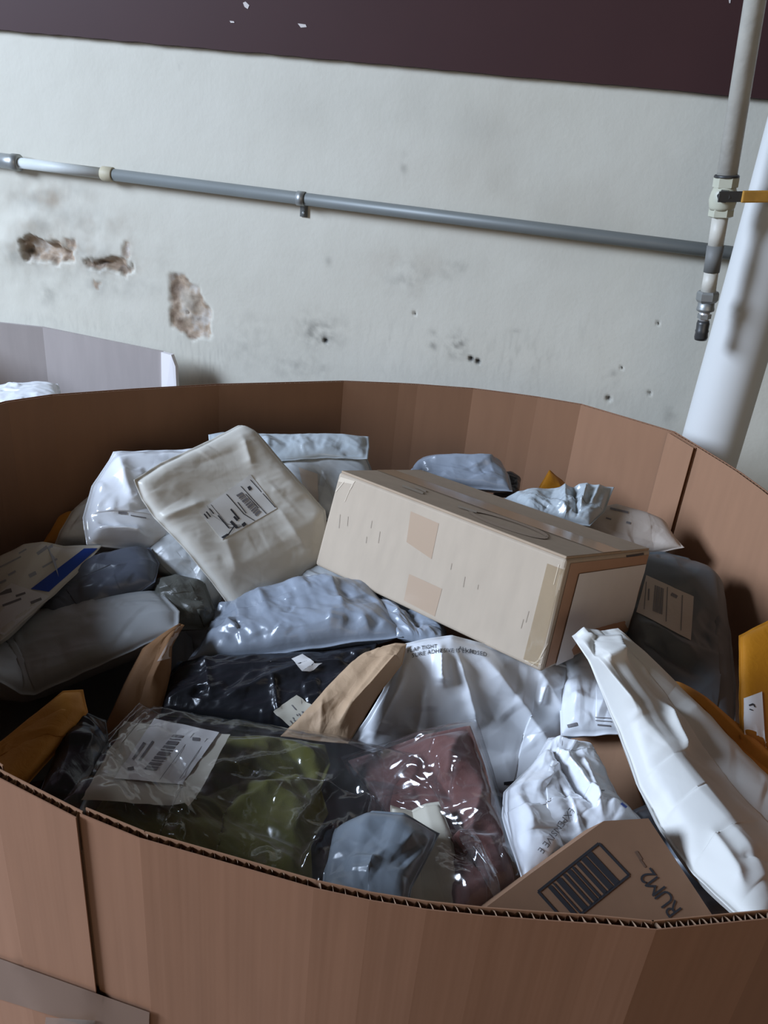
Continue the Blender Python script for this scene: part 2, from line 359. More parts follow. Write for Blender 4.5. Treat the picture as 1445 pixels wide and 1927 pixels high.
# maroon band: slightly uneven lower edge
def band():
    z0 = 1.4905; n = 500; ss = np.linspace(-1.4, 1.4, n); ss = np.concatenate([[-4.0], ss, [2.4]])
    ed = z0 + 0.0011 * fbm(ss * 22, ss * 0 + .5, 4) + 0.002 * np.clip(perlin(ss * 9, ss * 0 + 3.3, 8) - .35, 0, 1)
    v = []; f = []
    for i, (a, e) in enumerate(zip(ss, ed)):
        q = WN * (WD - 0.014) + WS * a; p = WN * (WD - 0.0) + WS * a
        v += [(q[0], q[1], e), (q[0], q[1], 3.2), (p[0], p[1], e - .001), (p[0], p[1], 3.2)]
        if i:
            b = 4 * i; a0 = b - 4
            f += [(a0, b, b + 1, a0 + 1), (a0 + 2, b + 2, b, a0), (a0 + 1, b + 1, b + 3, a0 + 3)]
    o = mesh_obj('trim_1', v, f, M['maroon'], smooth=False); tag(o, 'maroon painted band along the top of the wall', kind='structure')
    for k, pts in enumerate([[(457, 5), (462, 3), (469, 10), (466, 17), (460, 13)], [(560, 44), (575, 46), (577, 51), (566, 52)], [(432, 39), (440, 40), (441, 43), (434, 43)], [(1371, 0), (1375, 0), (1374, 6), (1372, 6)]]):
        v = [on_wall(x, y, .0148) for x, y in pts]; v += [on_wall(x, y, .0138) for x, y in pts]; n = len(pts)
        f = [tuple(range(n))[::-1]] + [(i, (i + 1) % n, n + (i + 1) % n, n + i) for i in range(n)]
        put(mesh_obj('paint_chip', v, f, M['chip'], smooth=False), o)
band()

def lathe(name, axis_pts_r, mat, seg=28, flat=0):
    """tube along (point, radius) list; flat>0 makes a polygonal (hex) section"""
    pts = [np.asarray(p) for p, r in axis_pts_r]; rad = [r for p, r in axis_pts_r]
    ax = pts[-1] - pts[0]; ax = ax / np.linalg.norm(ax)
    a = np.cross(ax, [0.3, 0.9, 0.1]); a /= np.linalg.norm(a); b = np.cross(ax, a)
    n = flat or seg; v = []; f = []
    for p, r in zip(pts, rad):
        for k in range(n):
            t = 2 * math.pi * k / n; v.append(p + r * (math.cos(t) * a + math.sin(t) * b))
    for i in range(len(pts) - 1):
        for k in range(n): f.append((i * n + k, i * n + (k + 1) % n, (i + 1) * n + (k + 1) % n, (i + 1) * n + k))
    f.append(tuple(range(n))[::-1]); f.append(tuple(range((len(pts) - 1) * n, len(pts) * n)))
    o = mesh_obj(name, v, f, mat, smooth=not flat)
    if not flat:
        me = o.data
        for p in me.polygons:
            if len(p.vertices) > 4: p.use_smooth = False
    return o

# white round column on the right
def column():
    # vertical cylinder whose left side follows the photographed edge
    Yc = 1.43; best = None
    r = 0.052
    pl = at_y(1345, 600, Yc)   # point on its left edge
    c = pl + np.array([1, 0.0, 0]) * r * 1.03
    rings = [(np.array([c[0], c[1], z]), r + 0.0007 * math.sin(z * 9)) for z in np.linspace(0, 3.2, 40)]
    o = lathe('white_column', rings, M['column'], 48)
    tag(o, 'white painted round column at the right edge of the wall', 'column')
column()

# conduit along the wall
def conduit():
    z = 1.231; off = 0.022; r = 0.0125
    def pt(x, y): p = on_wall(x, y, off); return np.array([p[0], p[1], z])
    a = pt(203, 323); b = pt(2300, 602); l0 = pt(-260, 265); l1 = pt(24, 302)
    d = (b - a) / np.linalg.norm(b - a)
    parts = [lathe('conduit_pipe', [(a, r), (b, r)], M['conduit']),
             lathe('painted_pipe', [(l1, r * .92), (a, r * .92)], M['conduitwhite']),
             lathe('painted_pipe', [(l0, r * .92), (l1, r * .92)], M['conduitwhite']),
             lathe('coupling', [(a - d * .014, r * 1.12), (a - d * .012, r * 1.22), (a + d * .012, r * 1.22), (a + d * .014, r * 1.12)], plain('yellowed_coupling', (0.45, 0.40, 0.28), .6, noise=.2)),
             lathe('set_screw_coupling', [(l1 - d * .03, r * 1.3), (l1 - d * .006, r * 1.3), (l1, r * 1.45), (l1 + d * .016, r * 1.45), (l1 + d * .018, r * .9)], M['steel'])]
    # one-hole strap
    s = pt(567, 370); up = np.array([0, 0, 1.0]); w = 0.0085
    v = []; f = []; prof = []
    for k in range(15):
        t = math.radians(110 + 180 * k / 14 * 1.0) if False else math.radians(100 - 200 * k / 14)
        prof.append((-math.cos(t) * 0 + (r + .0022) * math.cos(t - 0) , (r + .0022) * math.sin(t)))
    # profile in (toward camera, up): loop round the front then a tab flat on the wall below
    pr = [((r + .002) * math.sin(t), (r + .002) * math.cos(t)) for t in np.linspace(-.5, math.pi * .95, 16)]
    pr += [(-off + .0035, -r - .004), (-off + .0035, -r - .026)]
    for (c_, u_) in pr:
        for sgn in (-1, 1):
            v.append(s - WN * c_ + up * u_ + d * w * sgn)
    for i in range(len(pr) - 1): f.append((2 * i, 2 * i + 1, 2 * i + 3, 2 * i + 2))
    st = mesh_obj('strap', v, f, M['steel'], smooth=True)
    sm = st.modifiers.new('thick', 'SOLIDIFY'); sm.thickness = 0.0016; sm.offset = 1
    parts.append(st)
    q = s + up * (-r - .018) - WN * (-off + .004)
    parts.append(lathe('screw', [(q, .0036), (q - WN * .002, .0034), (q - WN * .0032, .0018)], M['steel'], 12))
    thing('conduit', 'grey metal conduit strapped along the white wall', 'conduit', parts)
conduit()

# hanging air-line drop with ball valve
def airline():
    Y0 = 1.365
    ax = [at_y(x, y, Y0) for x, y in ((1432, -70), (1318, 640))]
    d = (ax[1] - ax[0]); d /= np.linalg.norm(d)
    def at(y):   # point of the axis at image row y
        lo, hi = 0.0, 1.6
        for _ in range(50):
            mid = (lo + hi) / 2
            if proj(ax[0] + d * mid)[1] < y: lo = mid
            else: hi = mid
        return ax[0] + d * lo
    s = 1.40 / F   # metres per pixel here
    top = ax[0] - d * 1.2
    P = []
    P.append(lathe('pipe', [(top, 17.5 * s), (at(335), 16.5 * s)], M['pipewhite']))
    P.append(lathe('flange_ring', [(at(329), 19 * s), (at(331), 20.5 * s), (at(334), 20.5 * s)], M['steeldark']))
    P.append(lathe('valve_nut', [(at(334), 20.5 * s), (at(352), 20.5 * s), (at(354), 18 * s)], M['valvepaint'], flat=6))
    P.append(lathe('valve_body', [(at(350), 17 * s), (at(362), 21 * s), (at(376), 23 * s), (at(390), 21 * s), (at(395), 19 * s)], M['valvepaint']))
    P.append(lathe('valve_nut', [(at(390), 20 * s), (at(407), 20.5 * s), (at(409), 17 * s)], M['valvepaint'], flat=6))
    P.append(lathe('nipple', [(at(405), 13.5 * s), (at(468), 13 * s)], M['pipewhite']))
    P.append(lathe('sleeve', [(at(462), 14.4 * s), (at(512), 13.6 * s)], M['greyplastic']))
    P.append(lathe('nipple', [(at(508), 12 * s), (at(552), 13 * s)], M['pipewhite']))
    P.append(lathe('hex_bushing', [(at(548), 17 * s), (at(552), 19 * s), (at(564), 19 * s), (at(569), 16 * s)], M['steel'], flat=6))
    P.append(lathe('reducer', [(at(566), 14 * s), (at(577), 14.5 * s), (at(580), 15.5 * s), (at(584), 15.5 * s), (at(586), 12 * s)], M['steel']))
    P.append(lathe('bright_neck', [(at(584), 9.5 * s), (at(606), 9 * s)], M['bright']))
    P.append(lathe('hex_collar', [(at(591), 12 * s), (at(599), 12 * s)], M['steel'], flat=6))
    P.append(lathe('quick_coupler', [(at(603), 10 * s), (at(609), 11.5 * s), (at(620), 11 * s), (at(622), 12 * s), (at(626), 11.2 * s), (at(634), 12 * s), (at(639), 10.8 * s), (at(638), 6 * s)], M['steeldark']))
    # stem nut towards the camera-right and flat lever with worn vinyl grip
    hub = at(366) ; side = at_y(1378, 368, Y0) - at_y(1358, 368, Y0); side /= np.linalg.norm(side)
    tow = C - hub; tow -= d * (tow @ d); tow /= np.linalg.norm(tow)
    P.append(lathe('stem_nut', [(hub + tow * .012, .0095), (hub + tow * .030, .0095)], M['steeldark'], flat=6))
    a = hub + tow * .030; e = at_y(1470, 369, Y0 - .02); lv = e - a; ll = np.linalg.norm(lv); lv /= ll
    up = np.cross(tow, lv); up /= np.linalg.norm(up); tn = np.cross(lv, up)
    bar = slab('lever', a - up * .0075 - lv * .008, lv * (ll * .33 + .014), up * .015, tn * .003, M['steeldark'])
    grip = slab('lever_grip', a - up * .0085 + lv * (ll * .30), lv * (ll * .9), up * .017, tn * .006 , M['lever'])
    bpy_bevel(grip, .002)
    P += [bar]; put(grip, bar)
    thing('air_line', 'white drop pipe with yellow-lever valve and quick coupler hanging beside the column', 'pipe', P)
def bpy_bevel(o, w, seg=2):
    bm = bmesh.new(); bm.from_mesh(o.data)
    bmesh.ops.bevel(bm, geom=list(bm.edges), offset=w, segments=seg, affect='EDGES', profile=.6)
    bm.to_mesh(o.data); bm.free()
airline()

# ------------------------------------------------------------------ gaylord bins
class Bin: pass
def offset_poly(P, dist):
    """offset an open/closed 2-D polyline sideways (left of travel positive)"""
    n = len(P); out = []
    for i in range(n):
        a = P[max(i - 1, 0)]; b = P[min(i + 1, n - 1)]; t = b - a; t = t / np.linalg.norm(t)
        out.append(P[i] + dist * np.array([-t[1], t[0]]))
    return np.array(out)
def panel(points, ztop, zbot, th, s0, mats, name='panel', flute=True, inset=0.0, pitch=0.0085):
    """corrugated wall panel between two creases. points run counter-clockwise seen from above (inside on the left)."""
    P = np.asarray(points, float)
    # resample
    seg = np.r_[0, np.cumsum(np.linalg.norm(np.diff(P, axis=0), axis=1))]; L = seg[-1]
    n = max(2, int(L / 0.03)); t = np.linspace(0, L, n); Q = np.c_[np.interp(t, seg, P[:, 0]), np.interp(t, seg, P[:, 1])]
    zt = np.interp(t, seg, ztop) if np.ndim(ztop) else np.full(n, ztop)
    lin = 0.0009; v = []; f = []; uv = []
    for (d0, d1) in ((inset, inset + lin), (inset + th - lin, inset + th)):
        A = offset_poly(Q, d0); B = offset_poly(Q, d1); b0 = len(v)
        for i in range(n):
            v += [(*A[i], zbot), (*A[i], zt[i]), (*B[i], zt[i]), (*B[i], zbot)]; uv += [(s0 + t[i], zbot), (s0 + t[i], zt[i]), (s0 + t[i], zt[i]), (s0 + t[i], zbot)]
        for i in range(n - 1):
            a = b0 + 4 * i; c = a + 4
            f += [(a, c, c + 1, a + 1), (a + 1, c + 1, c + 2, a + 2), (a + 2, c + 2, c + 3, a + 3)]
        f += [(b0, b0 + 1, b0 + 2, b0 + 3), tuple(b0 + 4 * (n - 1) + k for k in (3, 2, 1, 0))]
    o = mesh_obj(name, v, f, mats[0], smooth=False, uvs=uv)
    # outer liner uses the outer board
    o.data.materials.append(mats[1])
    nf = len(f) // 2
    for i, p in enumerate(o.data.polygons): p.material_index = 1 if i < nf else 0
    if flute:
        k = int(L / pitch) * 6; tt = np.linspace(0.002, L - .002, k); R = np.c_[np.interp(tt, seg, P[:, 0]), np.interp(tt, seg, P[:, 1])]
        wv = np.clip(1.5 * np.sin(2 * np.pi * tt / pitch), -1, 1) * (th / 2 - lin)
        T = np.gradient(R, axis=0); T /= np.linalg.norm(T, axis=1)[:, None]
        R = R + np.c_[-T[:, 1], T[:, 0]] * (inset + th / 2 + wv)[:, None]
        zz = np.interp(tt, t, zt); v = []; f = []
        for i in range(k):
            v += [(*R[i], zz[i] - .0012), (*R[i], zz[i] - .04)]
            if i: f.append((2 * i - 2, 2 * i, 2 * i + 1, 2 * i - 1))
        fo = mesh_obj('fluting', v, f, M['flute'], smooth=True)
        put(fo, o)
    return o

RIM = 0.97
back_px = [(-8, 757), (95, 742), (250, 731), (410, 722), (530, 719), (645, 716), (770, 721), (890, 730), (1000, 744), (1095, 760), (1180, 785), (1270, 812), (1320, 842), (1390, 885), (1445, 925)]
front_px = [(-10, 1450), (60, 1488), (150, 1532), (262, 1578), (420, 1623), (590, 1672), (700, 1696), (800, 1712), (900, 1723), (1000, 1731), (1100, 1737), (1235, 1750), (1330, 1741), (1460, 1728)]
bk = {p: at_z(*p, RIM)[:2] for p in back_px}; ft = {p: at_z(*p, RIM)[:2] for p in front_px}
B_ = [bk[p] for p in back_px]; F_ = [ft[p] for p in front_px]
lft = [np.array(q) for q in ((-0.665, 1.0), (-0.625, 0.76), (-0.46, 0.565))]
rgt = [np.array(q) for q in ((0.60, 0.9), (0.565, 0.66), (0.44, 0.47))]
# counter-clockwise seen from above: front left->right, right side, back right->left, left side
def gaylord():
    parts = []; s = 0.0
    mats = (M['board_in'], M['board_out'])
    groups = [F_[0:3], F_[2:4], F_[3:6], F_[5:12], F_[11:14], [F_[13], rgt[2], rgt[1]], [rgt[1], rgt[0], B_[14], B_[13], B_[12]], [B_[12], B_[11]], B_[9:12][::-1], B_[7:10][::-1],
              B_[5:8][::-1], B_[3:6][::-1], B_[1:4][::-1], [B_[1], B_[0], lft[0]], [lft[0], lft[1]], [lft[1], lft[2], F_[0]]]
    for gi, g in enumerate(groups):
        L = sum(np.linalg.norm(np.asarray(g[i + 1]) - np.asarray(g[i])) for i in range(len(g) - 1))
        parts.append(panel(g, RIM, 0.02, 0.0072, s, mats, inset=-0.004 if gi == 0 else 0.0)); s += L
    # overlapping glue strip inside at the right, and the overlapped joint outside at the front left
    a, b = B_[12], B_[11]
    parts.append(panel([a + (b - a) * .03, b], RIM - .001, 0.02, 0.006, s, mats, name='glue_strip', inset=0.0085))
    bot = [(*q, 0.02) for g in groups for q in g[:-1]]
    bt = mesh_obj('bottom', bot + [(x, y, .028) for x, y, z in bot], [tuple(range(len(bot)))[::-1], tuple(range(len(bot), 2 * len(bot)))], M['board_in'], smooth=False)
    parts.append(bt)
    th = thing('bulk_bin', 'large brown corrugated bulk bin filled with parcels', 'bin', parts)
    return th, parts
gay, gay_parts = gaylord()

# ------------------------------------------------------------------ soft parcels
def resample(P, n):
    P = np.asarray(P, float); seg = np.r_[0, np.cumsum(np.linalg.norm(np.diff(P, axis=0), axis=1))]
    t = np.linspace(0, seg[-1], n); return np.stack([np.interp(t, seg, P[:, k]) for k in range(3)], -1)
def sheet(sides, n):
    """Coons patch; sides = 4 lists (top, right, bottom, left, walking round), points (px, py, Y); Y may be left out between corners"""
    full = []
    for i in range(4):
        a = list(sides[i]) + [sides[(i + 1) % 4][0]]
        xy = np.array([p[:2] for p in a], float); seg = np.r_[0, np.cumsum(np.linalg.norm(np.diff(xy, axis=0), axis=1))]
        known = [j for j, p in enumerate(a) if len(p) > 2]
        Y = np.interp(seg, [seg[j] for j in known], [a[j][2] for j in known])
        full.append(resample([at_y(x, y, q) for (x, y), q in zip(xy, Y)], n))
    return coons(full[0], full[1], full[2][::-1], full[3][::-1])
def coons(T, R, Bm, Lf):
    n = len(T); u = np.linspace(0, 1, n)[None, :, None]; v = np.linspace(0, 1, n)[:, None, None]
    S = (1 - v) * T[None] + v * Bm[None] + (1 - u) * Lf[:, None] + u * R[:, None]
    S -= (1 - u) * (1 - v) * T[0] + u * (1 - v) * T[-1] + (1 - u) * v * Bm[0] + u * v * Bm[-1]
    return S
def grid_normals(S):
    du = np.gradient(S, axis=1); dv = np.gradient(S, axis=0); nn = np.cross(du, dv)
    nn /= np.linalg.norm(nn, axis=-1, keepdims=True) + 1e-12
    c = S.mean((0, 1)); avg = nn.mean((0, 1))
    if avg @ (C - c) < 0: nn = -nn
    return nn
class Bag: pass
def pillow(name, S, mat, T=0.02, back=None, wr=((0.006, 9, 0, 1),), folds=(), seed=1, p=4, q=.5, e=.025, cr=(40, .0032, None), edge=.002, smooth=True):
    """closed bag between a front and a back skin that meet in a flat welded edge.
    wr: (amplitude m, frequency 1/m, angle deg, stretch); folds: (x0,y0,x1,y1,width px,height m)"""
    n = S.shape[0]; nn = grid_normals(S)
    u = np.linspace(0, 1, n)[None, :] * np.ones((n, 1)); v = u.T
    uu = np.clip((u - e) / (1 - 2 * e), 0, 1); vv = np.clip((v - e) / (1 - 2 * e), 0, 1)
    b = (np.clip(1 - np.abs(2 * uu - 1) ** p, 0, 1) * np.clip(1 - np.abs(2 * vv - 1) ** p, 0, 1)) ** q
    lu = np.linalg.norm(np.diff(S, axis=1), axis=-1).sum(1).mean(); lv = np.linalg.norm(np.diff(S, axis=0), axis=-1).sum(0).mean()
    X, Yv = u * lu, v * lv
    fade = np.clip(np.minimum(np.minimum(u, 1 - u) * lu, np.minimum(v, 1 - v) * lv) / 0.018, 0.0, 1)
    w = np.zeros((n, n))
    for k, (amp, fr, ang, st) in enumerate(wr):
        a = math.radians(ang); xr = X * math.cos(a) + Yv * math.sin(a); yr = -X * math.sin(a) + Yv * math.cos(a)
        w += amp * (ridged(xr * fr / st + seed * 3.1, yr * fr + seed, seed * 7 + k * 13) )
    rs = np.random.RandomState(seed * 17 + 3); area_ = lu * lv
    for k in range(int(cr[0] * min(1.6, max(.35, area_ / .05)))):
        x0, y0 = rs.rand() * lu, rs.rand() * lv; a = math.radians(cr[2] + rs.normal() * 28) if cr[2] is not None else rs.rand() * math.pi
        ln_ = (0.02 + 0.09 * rs.rand() ** 2); wd = 0.0055 + 0.011 * rs.rand(); am = cr[1] * (0.35 + rs.rand()) * (1 if rs.rand() < .62 else -1)
        d, t = segdist(X, Yv, x0, y0, x0 + ln_ * math.cos(a), y0 + ln_ * math.sin(a))
        side = ((X - x0) * -math.sin(a) + (Yv - y0) * math.cos(a)); wide = np.where(side > 0, wd * 2.2, wd)
        w += am * np.clip(1 - d / wide, 0, 1) * np.clip(np.minimum(t, 1 - t) * 5, 0.0, 1) 
    w *= (0.25 + 0.75 * fade)
    px, py = proj(S.reshape(-1, 3)); px = px.reshape(n, n); py = py.reshape(n, n)
    for (x0, y0, x1, y1, wd, ht) in folds:
        d, t = segdist(px, py, x0, y0, x1, y1); w += ht * np.exp(-(d / wd) ** 1.4) * np.clip(np.minimum(t, 1 - t) * 4 + .35, 0, 1)
    rim = edge * perlin(X * 40 + seed, Yv * 40, seed + 5) * (1 - np.clip(b * 2, 0, 1))
    Ff = S + nn * (T * b + w * np.clip(b * 1.5 + .2, 0, 1) + rim)[..., None]
    bk_ = T if back is None else back
    Bk = S - nn * (bk_ * b - 0.4 * w * np.clip(b, 0, 1) * (1 if bk_ > .004 else 0) - rim + .0007)[..., None]
    idx = np.arange(n * n).reshape(n, n)
    f1 = np.stack([idx[:-1, :-1], idx[1:, :-1], idx[1:, 1:], idx[:-1, 1:]], -1).reshape(-1, 4)
    per = np.concatenate([idx[0, :-1], idx[:-1, -1], idx[-1, :0:-1], idx[:0:-1, 0]])
    # coarser back skin
    st = 3 if (n - 1) % 3 == 0 else 1
    bi = np.full((n, n), -1); sub = np.arange(0, n, st); m = len(sub)
    bidx = n * n + np.arange(m * m).reshape(m, m)
    f2 = np.stack([bidx[:-1, :-1], bidx[:-1, 1:], bidx[1:, 1:], bidx[1:, :-1]], -1).reshape(-1, 4)
    pb = np.concatenate([bidx[0, :-1], bidx[:-1, -1], bidx[-1, :0:-1], bidx[:0:-1, 0]])
    # stitch
    f3 = []; M_ = len(per)
    for k in range(len(pb)):
        a = [per[(k * st + j) % M_] for j in range(st + 1)]
        f3.append(tuple(a) + (pb[(k + 1) % len(pb)], pb[k]))
    V = np.concatenate([Ff.reshape(-1, 3), Bk[np.ix_(sub, sub)].reshape(-1, 3)])
    faces = f1.tolist() + f2.tolist() + f3
    # orientation: make front faces look along nn
    fn = np.cross(Ff[1, 0] - Ff[0, 0], Ff[1, 1] - Ff[0, 0])
    mid = n // 2
    fn = np.cross(Ff[mid + 1, mid] - Ff[mid, mid], Ff[mid + 1, mid + 1] - Ff[mid, mid])
    if fn @ nn[mid, mid] < 0: faces = [tuple(f)[::-1] for f in faces]
    o = mesh_obj(name, V, faces, mat, smooth=smooth)
    B = Bag(); B.o = o; B.F = Ff; B.n = nn; B.Y = float(S[..., 1].mean())
    B.bvh = BVHTree.FromPolygons([Vector(x) for x in Ff.reshape(-1, 3)], f1.tolist())
    return B
def hit(bvh, px, py, off, Yg=None):
    k = Vector(ray(px, py)).normalized()
    loc, nor, i, dd = bvh.ray_cast(Vector(C), k)
    if loc is None:
        loc, nor, i, dd = bvh.find_nearest(Vector(at_y(px, py, Yg or 0.9)))
    if nor.dot(k) > 0: nor = -nor
    return np.array(loc + nor * off)
def patch(name, B, quad, mat, off=0.0014, nu=10, nv=10, wave=0.0, seed=0, skirt=True):
    """thin sheet laid on a surface; quad = 4 pixel corners"""
    q = np.asarray(quad, float); v = []; f = []; n1 = nu + 1
    for j in range(nv + 1):
        for i in range(nu + 1):
            a, b = i / nu, j / nv; p = (1 - a) * (1 - b) * q[0] + a * (1 - b) * q[1] + a * b * q[2] + (1 - a) * b * q[3]
            v.append(hit(B.bvh, p[0], p[1], off + wave * (0.5 + math.sin(i * 1.7 + seed) * math.sin(j * 1.3 + seed) * .5), B.Y))
    V = np.array(v).reshape(nv + 1, nu + 1, 3)
    for _ in range(2):   # paper is stiffer than the film under it
        V[1:-1, 1:-1] = (V[:-2, 1:-1] + V[2:, 1:-1] + V[1:-1, :-2] + V[1:-1, 2:]) / 4
    base = len(v); top = V.reshape(-1, 3)
    cdir = (top - C); cdir /= np.linalg.norm(cdir, axis=1)[:, None]
    low = top + cdir * 0.0005
    for j in range(nv):
        for i in range(nu):
            a = j * n1 + i; f.append((a, a + n1, a + n1 + 1, a + 1))
    per = list(range(nu)) + [nu + n1 * j for j in range(nv)] + [n1 * nv + nu - i for i in range(nu)] + [n1 * (nv - j) for j in range(nv)]
    f += [tuple(b_ + base for b_ in t[::-1]) for t in f[:nu * nv]]
    nb = 2 * base; m_ = len(per)
    for k in range(m_ if skirt else 0): f.append((nb + k, nb + (k + 1) % m_, nb + m_ + (k + 1) % m_, nb + m_ + k))
    o = mesh_obj(name, np.concatenate([top, low, top[per], low[per]]), f, mat)
    P = Bag(); P.o = o; P.Y = B.Y
    P.bvh = BVHTree.FromPolygons([Vector(x) for x in top], [t for t in f[:nu * nv]])
    return P
def marks(name, B, quads, mat, off=0.0009, n=3):
    v = []; f = []
    for qd in quads:
        q = np.asarray(qd, float); b0 = len(v)
        for j in range(n + 1):
            for i in range(n + 1):
                a, b = i / n, j / n; p = (1 - a) * (1 - b) * q[0] + a * (1 - b) * q[1] + a * b * q[2] + (1 - a) * b * q[3]
                v.append(hit(B.bvh, p[0], p[1], off, B.Y))
        for j in range(n):
            for i in range(n): a = b0 + j * (n + 1) + i; f.append((a, a + n + 1, a + n + 2, a + 1))
    o = mesh_obj(name, v, f, mat, smooth=False); o['kind'] = 'stuff'
    return o
def line(x0, y0, x1, y1, w):
    d = np.array([x1 - x0, y1 - y0], float); d /= np.linalg.norm(d); p = np.array([-d[1], d[0]]) * w / 2
    a = np.array([x0, y0]); b = np.array([x1, y1]); return [a - p, b - p, b + p, a + p]
def bars(q, pattern):
    """barcode strokes across quad q (corner 0->1 is the run direction)"""
    q = np.asarray(q, float); out = []; t = 0; tot = sum(pattern)
    for k, w in enumerate(pattern):
        a, b = t / tot, (t + w) / tot; t += w
        if k % 2 == 0:
            out.append([q[0] + (q[1] - q[0]) * a, q[0] + (q[1] - q[0]) * b, q[3] + (q[2] - q[3]) * b, q[3] + (q[2] - q[3]) * a])
    return out
def text(name, B, body, org, direction, size, mat, off=0.001, bend=None, space=1.0, bold=0.0):
    cu = bpy.data.curves.new('t', 'FONT'); cu.body = body; cu.size = 1.0; cu.resolution_u = 3; cu.space_character = space; cu.offset = bold
    ob = bpy.data.objects.new('t', cu); COL.objects.link(ob); bpy.context.view_layer.update()
    ev = ob.evaluated_get(bpy.context.evaluated_depsgraph_get()); me = ev.to_mesh()
    V = [tuple(v.co) for v in me.vertices]; Fc = [tuple(p.vertices) for p in me.polygons]; ev.to_mesh_clear()
    bpy.data.objects.remove(ob, do_unlink=True); bpy.data.curves.remove(cu)
    d = np.array(direction, float); d /= np.linalg.norm(d); up = np.array([d[1], -d[0]])
    out = []
    for (x, y, z) in V:
        p = np.array(org) + d * x * size + up * y * size
        if bend: p = p + up * bend(x)
        out.append(hit(B.bvh, p[0], p[1], off, B.Y))
    o = mesh_obj(name, out, Fc, mat, smooth=False); o['kind'] = 'stuff'
    return o
GRP = 'parcels piled in the bulk bin'
def finish(name, label, cat, B, parts=(), group=GRP):
    """single mesh when there are no parts, else Empty > body + parts"""
    if not parts:
        tag(B.o, label, cat, group); B.o.name = name
        # origin at base
        a = np.array([v.co[:] for v in B.o.data.vertices]); c = np.array([a[:, 0].mean(), a[:, 1].mean(), a[:, 2].min()])
        B.o.data.transform(Matrix.Translation(Vector(-c))); B.o.location = Vector(c)
        return B.o
    return thing(name, label, cat, [B.o] + list(parts), group)

# ---- second bin behind, left
def rear_bin():
    p0 = on_wall(-140, 580, .20); p1 = on_wall(80, 616, .14); p2 = on_wall(306, 662, .07)
    mats = (M['grey_board'], M['grey_board'])
    def wallp(a, b, name='panel', inset=0):
        d = b - a; nrm = np.array([d[1], -d[0], 0.0]); nrm /= np.linalg.norm(nrm); nrm *= .007
        v = [(a[0], a[1], .02), (b[0], b[1], .02), (b[0], b[1], b[2]), (a[0], a[1], a[2])]
        v += [(x - nrm[0], y - nrm[1], z) for x, y, z in v]
        L = np.linalg.norm(d[:2]); uv = [(0, 0), (L, 0), (L, 1), (0, 1)] * 2
        return mesh_obj(name, v, [(0, 1, 2, 3), (7, 6, 5, 4), (3, 2, 6, 7), (0, 4, 5, 1), (1, 5, 6, 2), (0, 3, 7, 4)], M['grey_board'], smooth=False, uvs=uv)
    parts = [wallp(p0 + np.array([0, -.05, 0]), p1), wallp(p1, p2)]
    # folded pale flap end
    fl_ = [on_wall(303, 663, .075), on_wall(322, 668, .08), on_wall(330, 690, .08), on_wall(335, 790, .08), on_wall(305, 790, .075)]
    v = fl_ + [p + np.array([.004, .009, 0]) for p in fl_]; n = 5
    f = [tuple(range(n))] + [tuple(range(2 * n - 1, n - 1, -1))] + [(i, n + i, n + (i + 1) % n, (i + 1) % n) for i in range(n)]
    parts.append(mesh_obj('end_flap', v, f, plain('white_board_edge', (0.78, 0.74, 0.74), .7), smooth=False))
    # left and near walls of that bin
    q0 = p0 + np.array([0, -.05, 0]); l1 = q0 + np.array([-.1, -.5, -.08]); l1[2] = q0[2] - .1
    parts.append(wallp(l1, q0))
    thing('rear_bin', 'pale grey corrugated bin standing against the wall behind the brown bin', 'bin', parts)
rear_bin()

def bag(name, sides, mat, n=73, **kw):
    n = {49: 61, 61: 82, 73: 97, 85: 106, 91: 112, 97: 118, 109: 127, 115: 133, 121: 139}.get(n, n)
    return pillow('body', sheet(sides, n), mat, **kw)

B = bag('m', [[(-70, 742, 1.62), (20, 728)], [(110, 722, 1.64)], [(125, 775, 1.46)], [(-70, 800, 1.44)]], M['white'], n=61, T=.02, wr=((.005, 11, 10, 2),), seed=3)
finish('poly_mailer', 'white mailer showing over the far left rim, inside the pale grey bin', 'mailer', B, group=None)
# ---- 1 white padded mailer with label, leaning in the middle
B = bag('m', [[(252, 903, 1.05), (300, 872), (380, 835), (448, 801)], [(456, 800, 1.19), (486, 815), (530, 868), (575, 918), (612, 960)], [(622, 1048, 1.105), (560, 1100)], [(463, 1163, .975), (444, 1160), (400, 1098), (340, 1025), (290, 975), (266, 940)]],
        M['cream'], n=109, T=.012, back=.026, wr=((.0030, 9, 35, 2.6), (.0012, 26, 20, 3)), p=16, q=.5, e=.02, cr=(34, .0010, 40), seed=4,
        folds=[(455, 830, 470, 880, 9, .004), (290, 985, 380, 950, 9, .004), (300, 1020, 345, 1065, 8, -.003), (330, 1040, 360, 1080, 8, .004), (420, 1010, 440, 1080, 14, .003), (520, 960, 570, 1030, 12, .003), (360, 880, 450, 850, 10, -.002)])
lab = patch('label', B, [(471, 893), (521, 957), (418, 1016), (374, 963)], plain('mailer_label', (.68, .665, .63), .4), off=.0008, nu=14, nv=14)
lines = [line(471, 903, 518, 955, 1.4), line(453, 915, 501, 967, 1.4), line(426, 930, 475, 986, 1.6), line(397, 950, 442, 1005, 1.0), line(410, 970, 441, 1006, 2.2), line(372, 963, 418, 1016, .7)]
blk = [[(444, 932), (455, 926), (490, 964), (481, 973)]]
b1 = marks('barcode', lab, bars([(444, 932), (482, 972), (491, 963), (455, 926)], [3, 1, 2, 1, 1, 1, 3, 1, 1, 1, 2, 1, 3, 1, 1, 1, 2, 1, 2, 1, 3]), M['inkgrey'], .0005)
